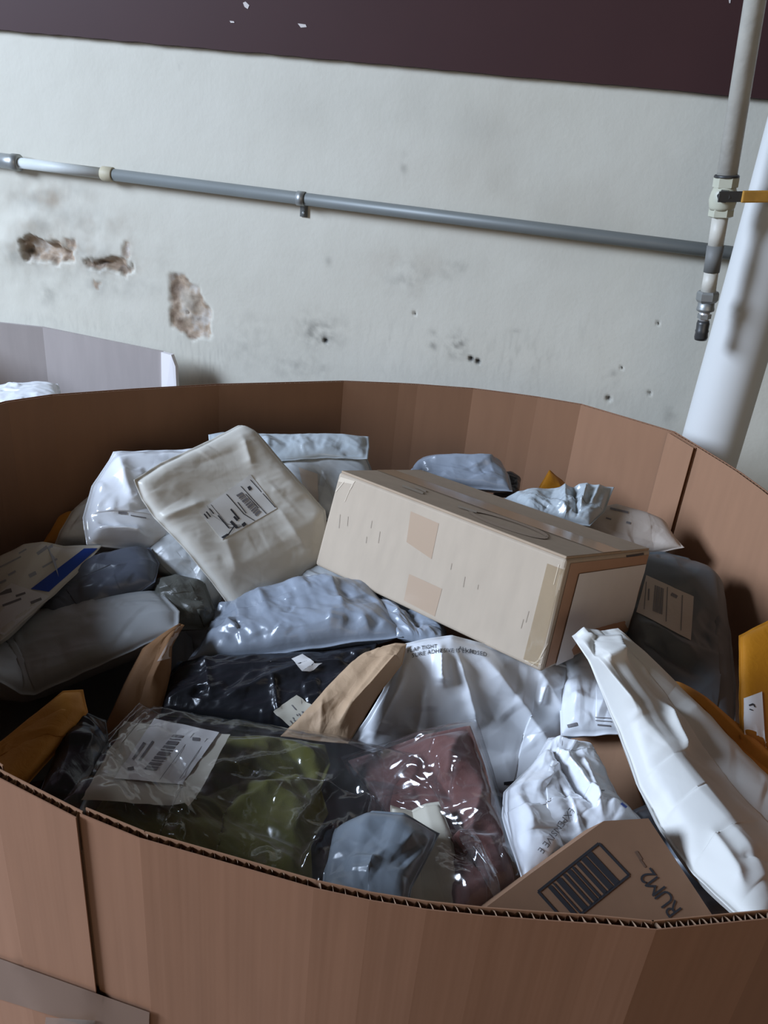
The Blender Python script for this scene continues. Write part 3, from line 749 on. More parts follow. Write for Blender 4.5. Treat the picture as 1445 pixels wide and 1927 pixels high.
b2 = marks('print', lab, lines + [[(465, 917), (470, 914), (474, 920), (469, 924)], [(454, 987), (460, 982), (464, 987), (458, 992)], [(416, 1011), (428, 1004), (431, 1009), (420, 1014)], line(384, 967, 391, 976, 2.4), line(388, 963, 396, 973, 2.4), line(394, 957, 402, 967, 2), line(434, 958, 450, 977, 3.2), line(440, 972, 447, 980, 4), line(434, 981, 452, 1000, 5), line(447, 945, 463, 966, 1.6), line(462, 930, 486, 956, 1.4)], M['ink'], .0005)
put(b1, lab.o); put(b2, lab.o)
finish('padded_mailer', 'cream-white padded mailer with a barcode label, leaning left of the brown carton', 'mailer', B, [lab.o])

# ---- 2 white bag behind it on the left
B = bag('m', [[(213, 850, 1.18), (300, 847), (345, 846)], [(430, 835, 1.24), (440, 960)], [(440, 1080, 1.12), (340, 1050), (270, 1036)], [(163, 1026, 1.04), (155, 975), (172, 915), (205, 866)]],
        M['white_gloss'], T=.03, back=.03, wr=((.006, 10, 60, 2),), seed=9, folds=[(220, 860, 245, 960, 14, .008), (165, 1010, 268, 1022, 9, .024), (225, 975, 300, 985, 8, .003)])
tx = marks('print', B, [line(223, 965, 239, 966, 5), line(246, 970, 275, 975, 2)], M['inkgrey'])
finish('poly_mailer', 'bright white poly mailer behind the cream padded mailer at the left', 'mailer', B, [tx])
# grey lower bag right of it
B = bag('m', [[(266, 1040, 1.07), (300, 1010)], [(352, 985, 1.10), (400, 1050)], [(420, 1120, 1.02), (410, 1150), (388, 1166)], [(375, 1160, 1.0), (330, 1105), (280, 1065)]],
        M['grey'], T=.02, wr=((.006, 12, 40, 2.5),), seed=11)
finish('poly_mailer', 'small grey poly mailer tucked under the left edge of the cream padded mailer', 'mailer', B)
# cream bag and orange corner at far left
B = bag('m', [[(165, 935, 1.17), (200, 930)], [(250, 930, 1.2)], [(240, 1045, 1.1), (170, 1040)], [(98, 1035, 1.09), (112, 1000), (135, 962)]], M['whitepaper'], n=61, T=.02, wr=((.005, 12, 0, 1),), seed=12)
finish('poly_mailer', 'dull cream mailer half hidden behind the bright white mailer at far left', 'mailer', B)
B = bag('m', [[(112, 972, 1.20), (130, 962)], [(165, 960, 1.21)], [(160, 1040, 1.14)], [(80, 1022, 1.13)]], M['orange'], n=49, T=.008, wr=((.002, 12, 0, 1),), cr=(6, .001, None), seed=13)
finish('padded_envelope', 'orange paper envelope corner showing at far left behind the cream mailer', 'envelope', B)
# ---- 3 printed mailer with blue stripe, far left
B = bag('m', [[(-110, 1110, 1.0), (0, 1046), (45, 1024), (80, 1019), (120, 1027)], [(192, 1026, 1.04), (150, 1075), (95, 1125)], [(0, 1206, .87), (-60, 1245)], [(-160, 1225, .86)]],
        M['cream'], n=91, T=.007, back=.012, wr=((.0025, 10, 0, 2),), p=8, q=.6, cr=(12, .001, None), seed=14)
st = patch('blue_stripe', B, [(158, 1033), (184, 1032), (92, 1114), (58, 1109)], M['inkblue'], off=.0009)
lb = patch('label', B, [(22, 1098), (92, 1122), (8, 1196), (-70, 1170)], M['paper'], off=.0009)
pr = marks('print', lb, [line(-5, 1118, 22, 1111, 8), line(30, 1122, 48, 1116, 4), line(58, 1135, 78, 1127, 5), line(5, 1140, 40, 1127, 4)], M['inkgrey'], .0006); put(pr, lb.o)
tx = marks('print', B, [line(70, 1043, 98, 1023, 6), line(36, 1042, 50, 1034, 3), line(55, 1085, 68, 1078, 7), line(80, 1068, 108, 1052, 3.5), line(16, 1083, 30, 1075, 4), line(-5, 1100, 12, 1092, 4), line(0, 1068, 40, 1048, 3)], plain('slate_ink', (.34, .35, .38), .6))
finish('printed_mailer', 'cream flat mailer with a blue printed stripe at the far left of the bin', 'mailer', B, [st.o, lb.o, tx])
# ---- 4,5,6 shaded bags at left
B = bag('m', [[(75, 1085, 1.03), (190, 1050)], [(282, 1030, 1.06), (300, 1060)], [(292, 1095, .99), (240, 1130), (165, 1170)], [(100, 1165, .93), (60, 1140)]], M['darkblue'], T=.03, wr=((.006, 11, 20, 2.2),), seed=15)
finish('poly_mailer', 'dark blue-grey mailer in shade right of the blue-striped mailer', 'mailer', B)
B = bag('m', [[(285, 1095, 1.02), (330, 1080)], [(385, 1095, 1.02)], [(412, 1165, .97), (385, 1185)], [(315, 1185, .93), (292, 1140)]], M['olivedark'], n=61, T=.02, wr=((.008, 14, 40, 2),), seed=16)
finish('poly_mailer', 'dark olive-grey crumpled bag under the small grey mailer', 'mailer', B)
B = bag('m', [[(-80, 1190, .95), (60, 1150), (170, 1130)], [(300, 1110, .99), (338, 1150)], [(336, 1182, .90), (250, 1225), (150, 1270), (66, 1308), (40, 1306), (30, 1298), (0, 1284)], [(-60, 1270, .80), (-90, 1230)]], M['grey'], n=91, T=.018, back=.04, wr=((.004, 9, 20, 2.5),), cr=(28, .0025, 20), seed=17, folds=[(60, 1290, 200, 1230, 18, .006)])
finish('poly_mailer', 'wide light grey mailer lying across the left side above the orange envelope', 'mailer', B)
# ---- 7 kraft envelope with pale tip
B = bag('m', [[(338, 1173, .90)], [(347, 1176, .90), (324, 1215), (322, 1262), (308, 1320)], [(285, 1390, .76), (240, 1400)], [(185, 1395, .76), (232, 1290), (268, 1220), (300, 1196)]], M['kraft'], n=73, T=.014, back=.02, wr=((.005, 14, 90, 2.5),), cr=(16, .002, 70), seed=18, folds=[(330, 1190, 290, 1300, 14, .008)])
tp = patch('pale_tip', B, [(332, 1181), (339, 1179), (322, 1238), (296, 1245)], plain('pale_kraft', (.55, .42, .34), .7), off=.0006)
finish('padded_envelope', 'brown kraft envelope with a pale pointed tip at the left', 'envelope', B, [tp.o])
# ---- 8 orange envelope bottom left
B = bag('m', [[(-70, 1460, .63), (0, 1406, .66), (60, 1348), (118, 1300)], [(157, 1297, .73), (166, 1340), (128, 1392)], [(40, 1490, .60), (0, 1500)], [(-90, 1540, .56)]], M['orange'], n=73, T=.014, back=.02, wr=((.004, 12, 30, 2.5),), cr=(14, .0015, None), seed=19, p=6)
finish('padded_envelope', 'orange paper padded envelope in the left front corner of the bin', 'envelope', B)
# ---- 9 black bag in the left gap
B = bag('m', [[(128, 1362, .715), (155, 1338)], [(200, 1355, .725), (205, 1400)], [(150, 1520, .585)], [(70, 1500, .585)]], M['black'], n=61, T=.008, wr=((.01, 14, 60, 2),), seed=20)
finish('plastic_bag', 'shiny black plastic bag in the gap right of the orange envelope', 'bag', B)
# ---- 10 grey-blue mailers in the centre
B = bag('m', [[(402, 1165, 1.01), (470, 1120), (560, 1090)], [(700, 1100, 1.03), (735, 1145), (765, 1185)], [(758, 1200, .90), (640, 1213), (540, 1228), (450, 1240)], [(352, 1243, .88), (385, 1200)]],
        M['bluegrey'], n=97, T=.024, back=.03, wr=((.007, 10, 70, 2.6), (.003, 26, 60, 3)), cr=(60, .0040, 80), seed=21, folds=[(400, 1215, 700, 1190, 22, .006), (500, 1130, 520, 1180, 9, .005), (620, 1110, 650, 1170, 9, .006)])
finish('poly_mailer', 'blue-grey poly mailer in the centre under the cream mailer and carton', 'mailer', B)
B = bag('m', [[(505, 1090, 1.08), (600, 1068)], [(700, 1075, 1.09)], [(730, 1125, 1.03), (640, 1108)], [(520, 1110, 1.04)]], M['grey'], n=61, T=.012, wr=((.006, 16, 10, 2),), seed=22)
lb = patch('label', B, [(590, 1082), (650, 1088), (640, 1104), (575, 1098)], M['tan'], off=.001)
finish('poly_mailer', 'narrow grey mailer with a tan label just under the carton', 'mailer', B, [lb.o])
B = bag('m', [[(700, 1120, .99), (760, 1150)], [(840, 1185, .95)], [(838, 1212, .89), (790, 1208)], [(745, 1200, .90), (720, 1160)]], M['bluegrey'], n=61, T=.012, wr=((.012, 22, 50, 2),), seed=23, folds=[(750, 1150, 790, 1195, 8, -.012), (770, 1160, 830, 1190, 6, .01)])
finish('poly_mailer', 'crumpled blue-grey film flap below the left corner of the carton', 'mailer', B)
# ---- 11 black bag with two tags
B = bag('m', [[(335, 1245, .885), (500, 1235), (620, 1225)], [(710, 1210, .90), (690, 1260)], [(620, 1390, .765), (450, 1375)], [(290, 1350, .79), (305, 1290)]],
        M['black'], n=97, T=.024, back=.03, wr=((.008, 10, -25, 3), (.002, 40, -25, 2)), cr=(60, .0040, -25), seed=24, folds=[(420, 1340, 600, 1270, 10, .008), (520, 1300, 530, 1370, 6, .006), (390, 1250, 400, 1330, 8, .005)])
t1 = patch('tag', B, [(549, 1241), (569, 1233), (591, 1247), (568, 1263)], M['paper'], off=.002, nu=6, nv=6)
t1b = patch('tag_fold', B, [(568, 1263), (590, 1249), (606, 1248), (586, 1263)], M['paper'], off=.004, nu=6, nv=6)
t2 = patch('tag', B, [(558, 1309), (588, 1329), (546, 1366), (514, 1339)], M['creampaper'], off=.002, nu=8, nv=8)
mk = marks('print', t2, [line(549, 1327, 557, 1336, 2), line(551, 1350, 553, 1353, 2), line(558, 1344, 560, 1347, 2), line(546, 1356, 550, 1361, 2), line(553, 1354, 557, 1359, 2), line(562, 1343, 566, 1348, 2), line(568, 1339, 572, 1344, 2)], M['inkgrey'], .0006); put(mk, t2.o)
finish('plastic_bag', 'black plastic bag with two small white tags in the centre', 'bag', B, [t1.o, t1b.o, t2.o])
# ---- 12 kraft paper bag
B = bag('m', [[(688, 1236, .845), (720, 1215), (745, 1210)], [(765, 1212, .85), (757, 1250), (710, 1310)], [(655, 1400, .72), (600, 1395)], [(528, 1385, .72), (575, 1340), (630, 1285)]],
        M['kraftlight'], n=85, T=.014, back=.02, wr=((.004, 14, 60, 3),), cr=(18, .002, 100), seed=25, folds=[(755, 1225, 640, 1370, 9, .012), (720, 1290, 680, 1390, 12, -.008), (610, 1330, 600, 1390, 8, .003)])
finish('paper_bag', 'tan kraft paper bag folded between the black bag and the large white bag', 'bag', B)
# ---- 13 large white bag, adhesive lettering
B = bag('m', [[(758, 1212, .855), (800, 1202), (850, 1195)], [(1078, 1255, .89), (1082, 1290), (1068, 1385)], [(1062, 1490, .745), (960, 1505), (880, 1480)], [(655, 1400, .785), (690, 1350), (720, 1300)]],
        M['white'], n=115, T=.02, back=.03, wr=((.0035, 9, 50, 2.5),), cr=(24, .0030, 70), seed=26,
        folds=[(826, 1215, 826, 1280, 9, .016), (770, 1230, 690, 1370, 12, .006), (760, 1270, 700, 1390, 7, .005), (850, 1225, 890, 1360, 8, .010), (800, 1290, 780, 1390, 8, .006), (900, 1235, 1045, 1420, 16, .012), (1000, 1260, 1060, 1350, 12, .007), (940, 1340, 1000, 1400, 30, -.006), (850, 1400, 960, 1420, 22, -.004), (1015, 1290, 1010, 1330, 5, .006)])
mkN = marks('print', B, [line(948, 1474, 970, 1472, 6)], M['ink'])
tA = text('lettering', B, 'FLAP TIGHT             ALL SE', (767, 1231), (1, 0), 10.0, M['ink'], bend=lambda x: 15 * (1 - ((x - 6) / 7.5) ** 2) - 4, space=1.05)
tB = text('lettering', B, 'SURE ADHESIVE IS EXPOSED', (775, 1239), (1, 0), 10.5, M['ink'], bend=lambda x: 13 * (1 - ((x - 7) / 8.0) ** 2) - 2, space=1.08)
finish('poly_mailer', 'large white poly bag with printed adhesive warning below the carton', 'mailer', B, [tA, tB, mkN])
# ---- 24 bluish white bag under the carton's end
B = bag('m', [[(1050, 1245, .92), (1100, 1225)], [(1180, 1230, .92)], [(1178, 1380, .78), (1120, 1385)], [(1055, 1385, .78)]], M['white'], n=73, T=.016, wr=((.006, 12, -30, 2),), seed=27, folds=[(1075, 1330, 1160, 1350, 14, .006)])
mk = marks('print', B, [line(1068, 1367, 1086, 1362, 6), line(1120, 1350, 1150, 1352, 1.5), line(1120, 1356, 1150, 1358, 1.5), line(1124, 1364, 1148, 1366, 3)], M['inkgrey'])
finish('poly_mailer', 'bluish white mailer under the carton end beside the long white bag', 'mailer', B, [mk])
# ---- 26 shiny white bag
B = bag('m', [[(1032, 1388, .735), (1060, 1388)], [(1108, 1402, .735), (1140, 1452), (1165, 1500)], [(1215, 1550, .63), (1130, 1600), (1060, 1650)], [(985, 1660, .535), (960, 1590), (944, 1535), (948, 1490), (1005, 1435)]],
        M['white_gloss'], n=109, T=.022, back=.02, wr=((.007, 13, 55, 1.8), (.003, 30, 20, 2)), cr=(60, .0045, 70), seed=28,
        folds=[(1040, 1405, 1075, 1420, 10, .01), (1030, 1430, 1110, 1545, 7, -.012), (1045, 1435, 1120, 1540, 7, .012), (1085, 1450, 1130, 1560, 7, .008), (1040, 1490, 1080, 1560, 8, -.008), (960, 1500, 985, 1590, 12, .006), (1060, 1520, 1090, 1580, 6, .008)])
tx = text('lettering', B, 'EXPENSIVE E', (1072, 1519), (-.60, .80), 18, M['inkgrey'], space=1.02, off=.0012)
mk = marks('print', B, [line(1168, 1512, 1178, 1520, 4)], M['inkblue'])
finish('poly_mailer', 'shiny crumpled white bag with dark lettering behind the barcoded brown carton', 'mailer', B, [tx, mk])
# ---- 28 bluish bag at the front right
B = bag('m', [[(1190, 1525, .69), (1230, 1510)], [(1330, 1560, .68), (1410, 1680)], [(1450, 1760, .54)], [(1310, 1790, .52), (1260, 1660)]], M['bluegrey'], n=73, T=.014, wr=((.007, 13, 60, 2.5),), seed=29)
finish('poly_mailer', 'bluish grey mailer wedged between the barcoded carton and the long white bag', 'mailer', B)
# ---- 22 long white bag on the right
B = bag('m', [[(1076, 1197, .80), (1098, 1180), (1130, 1187)], [(1163, 1182, .808), (1215, 1228), (1270, 1283, .775), (1340, 1350), (1400, 1415, .705)], [(1560, 1570, .635), (1560, 1700)], [(1440, 1760, .455), (1385, 1722), (1300, 1640), (1240, 1555), (1200, 1480), (1166, 1385), (1130, 1300), (1108, 1245)]],
        M['whitepaper'], n=121, T=.020, back=.03, wr=((.003, 7, 62, 4),), cr=(14, .002, 60), seed=30, p=4,
        folds=[(1100, 1210, 1180, 1360, 10, .012), (1150, 1200, 1140, 1260, 10, .012), (1118, 1195, 1120, 1250, 8, -.012), (1120, 1215, 1200, 1390, 26, .008), (1190, 1370, 1440, 1715, 34, .016), (1215, 1500, 1290, 1610, 12, -.007), (1230, 1350, 1260, 1440, 8, .010), (1320, 1600, 1390, 1700, 10, .008), (1380, 1660, 1445, 1655, 8, -.006)])
finish('poly_mailer', 'long white bag lying diagonally at the right front of the bin', 'mailer', B)
# ---- 20 slate bag with label
B = bag('m', [[(1180, 1065, 1.13), (1200, 1040), (1250, 1038), (1295, 1050)], [(1330, 1080, 1.11), (1362, 1125), (1375, 1190), (1385, 1290)], [(1383, 1400, .84), (1330, 1400)], [(1190, 1300, .90), (1175, 1200)]], M['slate'], n=91, T=.035, back=.02, wr=((.005, 8, -25, 3),), cr=(26, .0025, -25), seed=31, q=.6, folds=[(1200, 1220, 1300, 1290, 12, -.01), (1200, 1190, 1290, 1250, 10, .006)])
lb = patch('label', B, [(1216, 1083), (1305, 1123), (1299, 1206), (1198, 1152)], M['tan'], off=.0012)
mk = marks('barcode', lb, bars([(1232, 1101), (1249, 1108), (1246, 1157), (1228, 1150)], [2, 1, 1, 1, 3, 1, 2, 1, 1, 1, 3, 1, 2]) , M['inkgrey'], .0006)
mk2 = marks('print', lb, [line(1216, 1095, 1212, 1147, 1.6), line(1221, 1108, 1220, 1130, 3), line(1256, 1105, 1253, 1170, 1.6), line(1284, 1120, 1281, 1187, 1.6), line(1263, 1118, 1274, 1124, 6)], M['inkgrey'], .0006)
put(mk, lb.o); put(mk2, lb.o)
finish('poly_mailer', 'bulging dark grey bag with a barcode label right of the carton', 'mailer', B, [lb.o])
# ---- 21 yellow mailer
B = bag('m', [[(1390, 1196, .88), (1445, 1167)], [(1520, 1140, .92)], [(1520, 1440, .74), (1450, 1420)], [(1392, 1390, .74)]], M['yellow'], n=61, T=.008, wr=((.002, 8, 0, 2),), cr=(6, .0008, None), seed=32, p=8)
lb = patch('label', B, [(1400, 1315), (1433, 1302), (1440, 1420), (1400, 1412)], M['paper'], off=.001)
mk = marks('print', lb, [line(1409, 1328, 1417, 1325, 3), line(1417, 1325, 1420, 1331, 2.5), line(1410, 1335, 1416, 1337, 2)], M['ink'], .0006); put(mk, lb.o)
finish('padded_envelope', 'yellow padded envelope against the right side of the bin', 'envelope', B, [lb.o])
# ---- 23 orange envelope under the long white bag
B = bag('m', [[(1215, 1300, .81), (1240, 1280)], [(1268, 1278, .83), (1345, 1328), (1410, 1378), (1445, 1410)], [(1520, 1460, .70), (1500, 1510)], [(1440, 1530, .66), (1320, 1420)]], M['orange'], n=73, T=.012, wr=((.004, 10, 40, 3),), cr=(12, .0015, None), seed=33, folds=[(1300, 1310, 1430, 1420, 14, .006)])
finish('padded_envelope', 'orange envelope edge beneath the long white bag on the right', 'envelope', B)
# ---- 15.. back row
B = bag('m', [[(392, 818, 1.27), (420, 813), (520, 817), (600, 820)], [(694, 821, 1.27), (695, 842)], [(692, 863, 1.22), (600, 862)], [(400, 880, 1.21)]], M['silver'], n=85, T=.008, back=.01, wr=((.006, 16, 80, 1.8),), cr=(60, .0035, 85), seed=34, folds=[(540, 826, 690, 828, 8, .004), (645, 858, 680, 858, 4, -.004)])
finish('poly_mailer', 'silver-grey mailer edge behind the cream padded mailer', 'mailer', B)
B = bag('m', [[(500, 855, 1.25), (600, 850)], [(690, 860, 1.25), (700, 885)], [(725, 960, 1.17), (640, 980)], [(560, 975, 1.15)]], M['grey'], n=73, T=.02, wr=((.005, 12, 50, 2),), seed=35)
lb = patch('label', B, [(562, 880), (597, 892), (600, 945), (574, 930)], M['tan'], off=.001)
finish('poly_mailer', 'grey mailer with a tan label between the cream mailer and the carton', 'mailer', B, [lb.o])
B = bag('m', [[(772, 884, 1.34), (800, 866), (850, 860), (905, 864)], [(948, 879, 1.33), (958, 893)], [(965, 925, 1.26), (900, 920)], [(785, 915, 1.27)]], M['bluegrey'], n=73, T=.02, back=.02, wr=((.006, 13, 10, 2.5),), seed=36, folds=[(800, 882, 940, 880, 8, .008)])
finish('poly_mailer', 'blue-grey mailer behind the far left end of the carton', 'mailer', B)
B = bag('m', [[(945, 893, 1.36), (962, 888)], [(980, 903, 1.35)], [(975, 935, 1.30)], [(925, 935, 1.29)]], M['dark'], n=49, T=.01, wr=((.006, 20, 10, 1.5),), seed=37)
finish('poly_mailer', 'small dark mailer corner beside the far blue-grey mailer', 'mailer', B)
B = bag('m', [[(1034, 884, 1.34)], [(1072, 917, 1.33), (1080, 950)], [(1060, 985, 1.27)], [(998, 950, 1.28), (1012, 920)]], M['yellow'], n=49, T=.006, wr=((.002, 12, 0, 1),), cr=(6, .001, None), seed=38)
finish('padded_envelope', 'pointed orange envelope corner standing behind the crumpled silver mailer', 'envelope', B)
B = bag('m', [[(945, 938, 1.25), (1000, 926), (1060, 920), (1100, 918)], [(1156, 917, 1.22), (1148, 935), (1138, 962)], [(1110, 990, 1.15), (1060, 985)], [(985, 965, 1.17)]], M['silver'], n=85, T=.016, back=.02, wr=((.008, 18, -40, 2), (.003, 40, -40, 2)), cr=(70, .0045, 110), seed=39, folds=[(1065, 920, 1060, 965, 6, .010), (1080, 925, 1085, 980, 5, -.010), (1105, 925, 1090, 970, 5, .012), (1130, 922, 1110, 960, 5, .008), (1145, 917, 1080, 925, 5, .008)])
finish('poly_mailer', 'crumpled silver mailer behind the middle of the carton', 'mailer', B)
B = bag('m', [[(1095, 965, 1.24), (1160, 948), (1210, 962)], [(1252, 983, 1.22), (1272, 1012)], [(1288, 1030, 1.16), (1230, 1042), (1190, 1040)], [(1080, 1010, 1.16)]], M['tan'], n=85, T=.014, back=.02, wr=((.004, 10, 20, 2),), cr=(18, .0015, None), seed=40, folds=[(1130, 1000, 1250, 1030, 10, -.004)])
mk = marks('print', B, [line(1148, 957, 1182, 965, 4), line(1178, 983, 1186, 985, 4), line(1140, 975, 1150, 978, 3)], M['inkgrey'])
finish('flat_mailer', 'tan-white flat mailer with faint print near the right back of the bin', 'mailer', B, [mk])

# ------------------------------------------------------------------ clear bags with garments
def clear_bag(sides, name, label, garment_sides, gmat, glabel, gname, extra=None, seed=1, n=97, T=.02, wrc=((.022, 8, 30, 2.2), (.006, 22, 20, 2)), folds=(), cf=()):
    G = bag('g', garment_sides, gmat, n=n, T=T, back=.03, wr=wrc, seed=seed + 3, p=4, q=.6, folds=cf, cr=(10, .003, None))
    finish(gname, glabel, 'garment', G, group='garments packed in clear bags')
    Fb = bag('f', sides, M['film'], n=n, T=T + .014, back=.034, wr=((.007, 11, 30, 2.2), (.003, 26, 60, 2)), seed=seed, p=6, q=.45, e=.02, folds=folds, cr=(30, .0045, 60))
    return Fb, G
Fb, G = clear_bag([[(262, 1322, .765), (300, 1342), (400, 1356), (500, 1368), (640, 1388)], [(784, 1420, .705), (742, 1480), (730, 1530)], [(640, 1720, .50), (450, 1690), (280, 1630)], [(90, 1520, .575), (160, 1425), (215, 1370)]],
    'clear_bag', '', [[(300, 1375, .765), (400, 1385), (500, 1385)], [(612, 1402, .74), (622, 1440), (604, 1485), (618, 1530), (585, 1590)], [(590, 1700, .515), (400, 1670)], [(150, 1560, .57), (230, 1460)]], M['olive'],
    'olive green garment folded inside the front clear plastic bag', 'folded_garment', seed=50, T=.012,
    folds=[(580, 1660, 640, 1580, 7, .010), (610, 1700, 660, 1570, 6, .008), (400, 1480, 600, 1440, 9, .006), (340, 1500, 350, 1560, 7, .006), (640, 1480, 560, 1600, 12, .008), (700, 1430, 720, 1480, 6, .007)],
    cf=[(390, 1430, 600, 1400, 14, .008), (380, 1500, 610, 1450, 14, -.010), (420, 1560, 590, 1470, 16, .010), (520, 1400, 600, 1480, 12, -.006)])
lb0 = patch('packing_slip', Fb, [(235, 1352), (432, 1378), (358, 1512), (150, 1502)], M['creampaper'], off=-.004, nu=16, nv=16)
lb1 = patch('label', Fb, [(290, 1350), (412, 1376), (342, 1474), (215, 1462)], M['paper'], off=-.0015, nu=14, nv=14)
mk = marks('barcode', lb1, bars([(326, 1383), (271, 1448), (294, 1450), (346, 1385)], [2, 1, 1, 1, 3, 1, 2, 1, 1, 1, 3, 1, 2, 1, 1, 1, 2, 1, 3]), M['inkgrey'], .0006)
mk2 = marks('print', lb1, [line(362, 1391, 376, 1392, 6), line(288, 1395, 262, 1432, 4), line(272, 1398, 250, 1430, 5), line(240, 1448, 252, 1446, 6), line(365, 1380, 300, 1468, 1), line(390, 1390, 338, 1466, 1)], M['inkgrey'], .0006)
put(mk, lb1.o); put(mk2, lb1.o)
finish('clear_bag', 'clear plastic bag with white shipping label at the front left of the bin', 'bag', Fb, [lb0.o, lb1.o], group='clear garment bags')
# grey pouch and cream card in front of the burgundy bag
B = bag('m', [[(735, 1515, .63), (775, 1525), (800, 1512)], [(826, 1508, .63), (850, 1570), (862, 1640)], [(870, 1730, .50), (800, 1740)], [(740, 1740, .49)]], M['creampaper'], n=61, T=.005, wr=((.001, 9, 0, 1),), p=10, cr=(4, .0005, None), seed=60)
finish('card_envelope', 'cream card envelope standing behind the front rim', 'envelope', B)
B = bag('m', [[(630, 1560, .59), (700, 1525), (760, 1530)], [(828, 1568, .575), (800, 1625), (775, 1670)], [(765, 1730, .475), (690, 1730)], [(600, 1720, .475), (610, 1640)]], M['pouch'], n=73, T=.012, wr=((.004, 11, 40, 2),), seed=61, p=6, q=.7)
finish('poly_mailer', 'small blue-grey pouch with a pointed corner at the front rim', 'mailer', B)
Fb, G = clear_bag([[(640, 1425, .77), (735, 1394, .735), (800, 1372), (860, 1358)], [(897, 1352, .72), (925, 1440), (945, 1510), (970, 1590)], [(992, 1660, .545), (940, 1720)], [(850, 1745, .485), (790, 1640), (710, 1530)]],
    'clear_bag', '', [[(655, 1432, .78), (745, 1402, .74), (800, 1382)], [(885, 1366, .73), (915, 1450), (938, 1530)], [(970, 1660, .55), (920, 1710)], [(860, 1735, .49), (800, 1640), (725, 1530)]], M['burgundy'],
    'burgundy brown garment inside the clear bag in the middle front', 'folded_garment', seed=70, T=.014,
    folds=[(850, 1440, 862, 1530, 7, .010), (890, 1440, 880, 1530, 7, .009), (930, 1560, 880, 1700, 10, .010), (860, 1370, 830, 1450, 8, .008), (900, 1600, 950, 1690, 7, .010), (880, 1650, 910, 1720, 7, .010)],
    cf=[(880, 1380, 850, 1480, 14, .01), (920, 1480, 880, 1650, 14, .012), (800, 1420, 860, 1520, 14, -.01)])
finish('clear_bag', 'clear glossy bag around the burgundy garment at the middle front', 'bag', Fb, group='clear garment bags')

# ------------------------------------------------------------------ cartons
def hexa(name, c, mat, bev=.004, order=('TL', 'TR', 'BR', 'BL', 'FTL', 'FTR', 'FBR', 'FBL')):
    v = [c[k] for k in order]
    f = [(0, 3, 2, 1), (4, 5, 6, 7), (0, 1, 5, 4), (3, 7, 6, 2), (0, 4, 7, 3), (1, 2, 6, 5)]
    me = bpy.data.meshes.new(name); me.from_pydata([tuple(map(float, p)) for p in v], [], f)
    bm = bmesh.new(); bm.from_mesh(me); bmesh.ops.recalc_face_normals(bm, faces=bm.faces)
    bmesh.ops.bevel(bm, geom=list(bm.edges), offset=bev, segments=3, affect='EDGES', profile=.5)
    bmesh.ops.triangulate(bm, faces=list(bm.faces))
    uvl = bm.loops.layers.uv.new('UVMap'); ax = Vector(v[1]) - Vector(v[0]); ax.normalize(); o0 = Vector(v[0]); ay = Vector(v[4]) - o0; ay.normalize()
    for fc in bm.faces:
        for l in fc.loops:
            p = l.vert.co - o0; l[uvl].uv = (p.dot(ax) + p.dot(ay), p.z)
    bm.to_mesh(me); bm.free(); me.materials.append(mat)
    for p in me.polygons: p.use_smooth = False
    o = bpy.data.objects.new(name, me); COL.objects.link(o)
    B = Bag(); B.o = o; B.Y = float(np.mean([p[1] for p in v]))
    B.bvh = BVHTree.FromPolygons([vv.co.copy() for vv in me.vertices], [tuple(p.vertices) for p in me.polygons])
    return B
c = {'TL': at_y(638, 888, 1.097), 'TR': at_y(1067, 1053, .850), 'BR': at_y(1018, 1266, .818), 'BL': at_y(592, 1063, 1.066),
     'FTR': at_y(1225, 1036, 1.033), 'FTL': at_y(790, 886, 1.270), 'FBR': at_y(1183, 1191, .999), 'FBL': np.array([.065, 1.246, .747])}
B = hexa('body', c, M['carton'], .0045)
upn = np.cross(c['TR'] - c['TL'], c['FTL'] - c['TL']); upn /= np.linalg.norm(upn)
parts = []
def flap(a, b, d, e):
    o = mesh_obj('flap', [p - upn * .0006 for p in (a, b, d, e)] + [p + upn * .0028 for p in (a, b, d, e)], [(3, 2, 1, 0), (4, 5, 6, 7), (0, 1, 5, 4), (1, 2, 6, 5), (2, 3, 7, 6), (3, 0, 4, 7)], M['carton_top'], smooth=False,
                 uvs=[(0, 0), (.39, 0), (.39, .1), (0, .1)] * 2)
    bpy_bevel(o, .0008, 1); return o
mL = (c['TL'] + c['FTL']) / 2; mR = (c['TR'] + c['FTR']) / 2; g = (c['FTL'] - c['TL']); g = g / np.linalg.norm(g) * .0012
l_in = (c['TR'] - c['TL']) * .006
f1_ = flap(c['TL'] + l_in + g * 2, c['TR'] - l_in + g * 2, mR - l_in - g, mL + l_in - g); f2_ = flap(mL + l_in + g, mR - l_in + g, c['FTR'] - l_in - g * 2, c['FTL'] + l_in - g * 2)
parts += [f1_, f2_]
TopB = Bag(); vv = [p + upn * .0029 for p in (c['TL'], c['TR'], c['FTR'], c['FTL'])]; TopB.Y = 1.05
TopB.bvh = BVHTree.FromPolygons([Vector(p) for p in vv], [(0, 1, 2, 3)])
def pxline(t, s):   # point on the top face -> pixel
    p = (1 - t) * ((1 - s) * vv[0] + s * vv[3]) + t * ((1 - s) * vv[1] + s * vv[2]); return proj(p)
tape = patch('tape', TopB, [pxline(.01, .40), pxline(.995, .40), pxline(.995, .62), pxline(.01, .62)], M['tape'], off=.0005, nu=24, nv=3, wave=.0005)
parts.append(tape.o)
parts.append(marks('slot', B, [line(1178, 1047, 1211, 1042, 4)], M['ink'], .0004))
parts.append(marks('worn_edge', B, [line(640, 897, 626, 922, 2.5), line(650, 903, 632, 925, 2), line(634, 893, 618, 945, 2), line(1018, 1250, 988, 1243, 2.5), line(1022, 1236, 1000, 1252, 2.5), line(1030, 1210, 1012, 1245, 2.5), line(1062, 1068, 1052, 1110, 3), line(1052, 1062, 1042, 1100, 2)], plain('torn_board', (.62, .52, .40), .8), .0005))
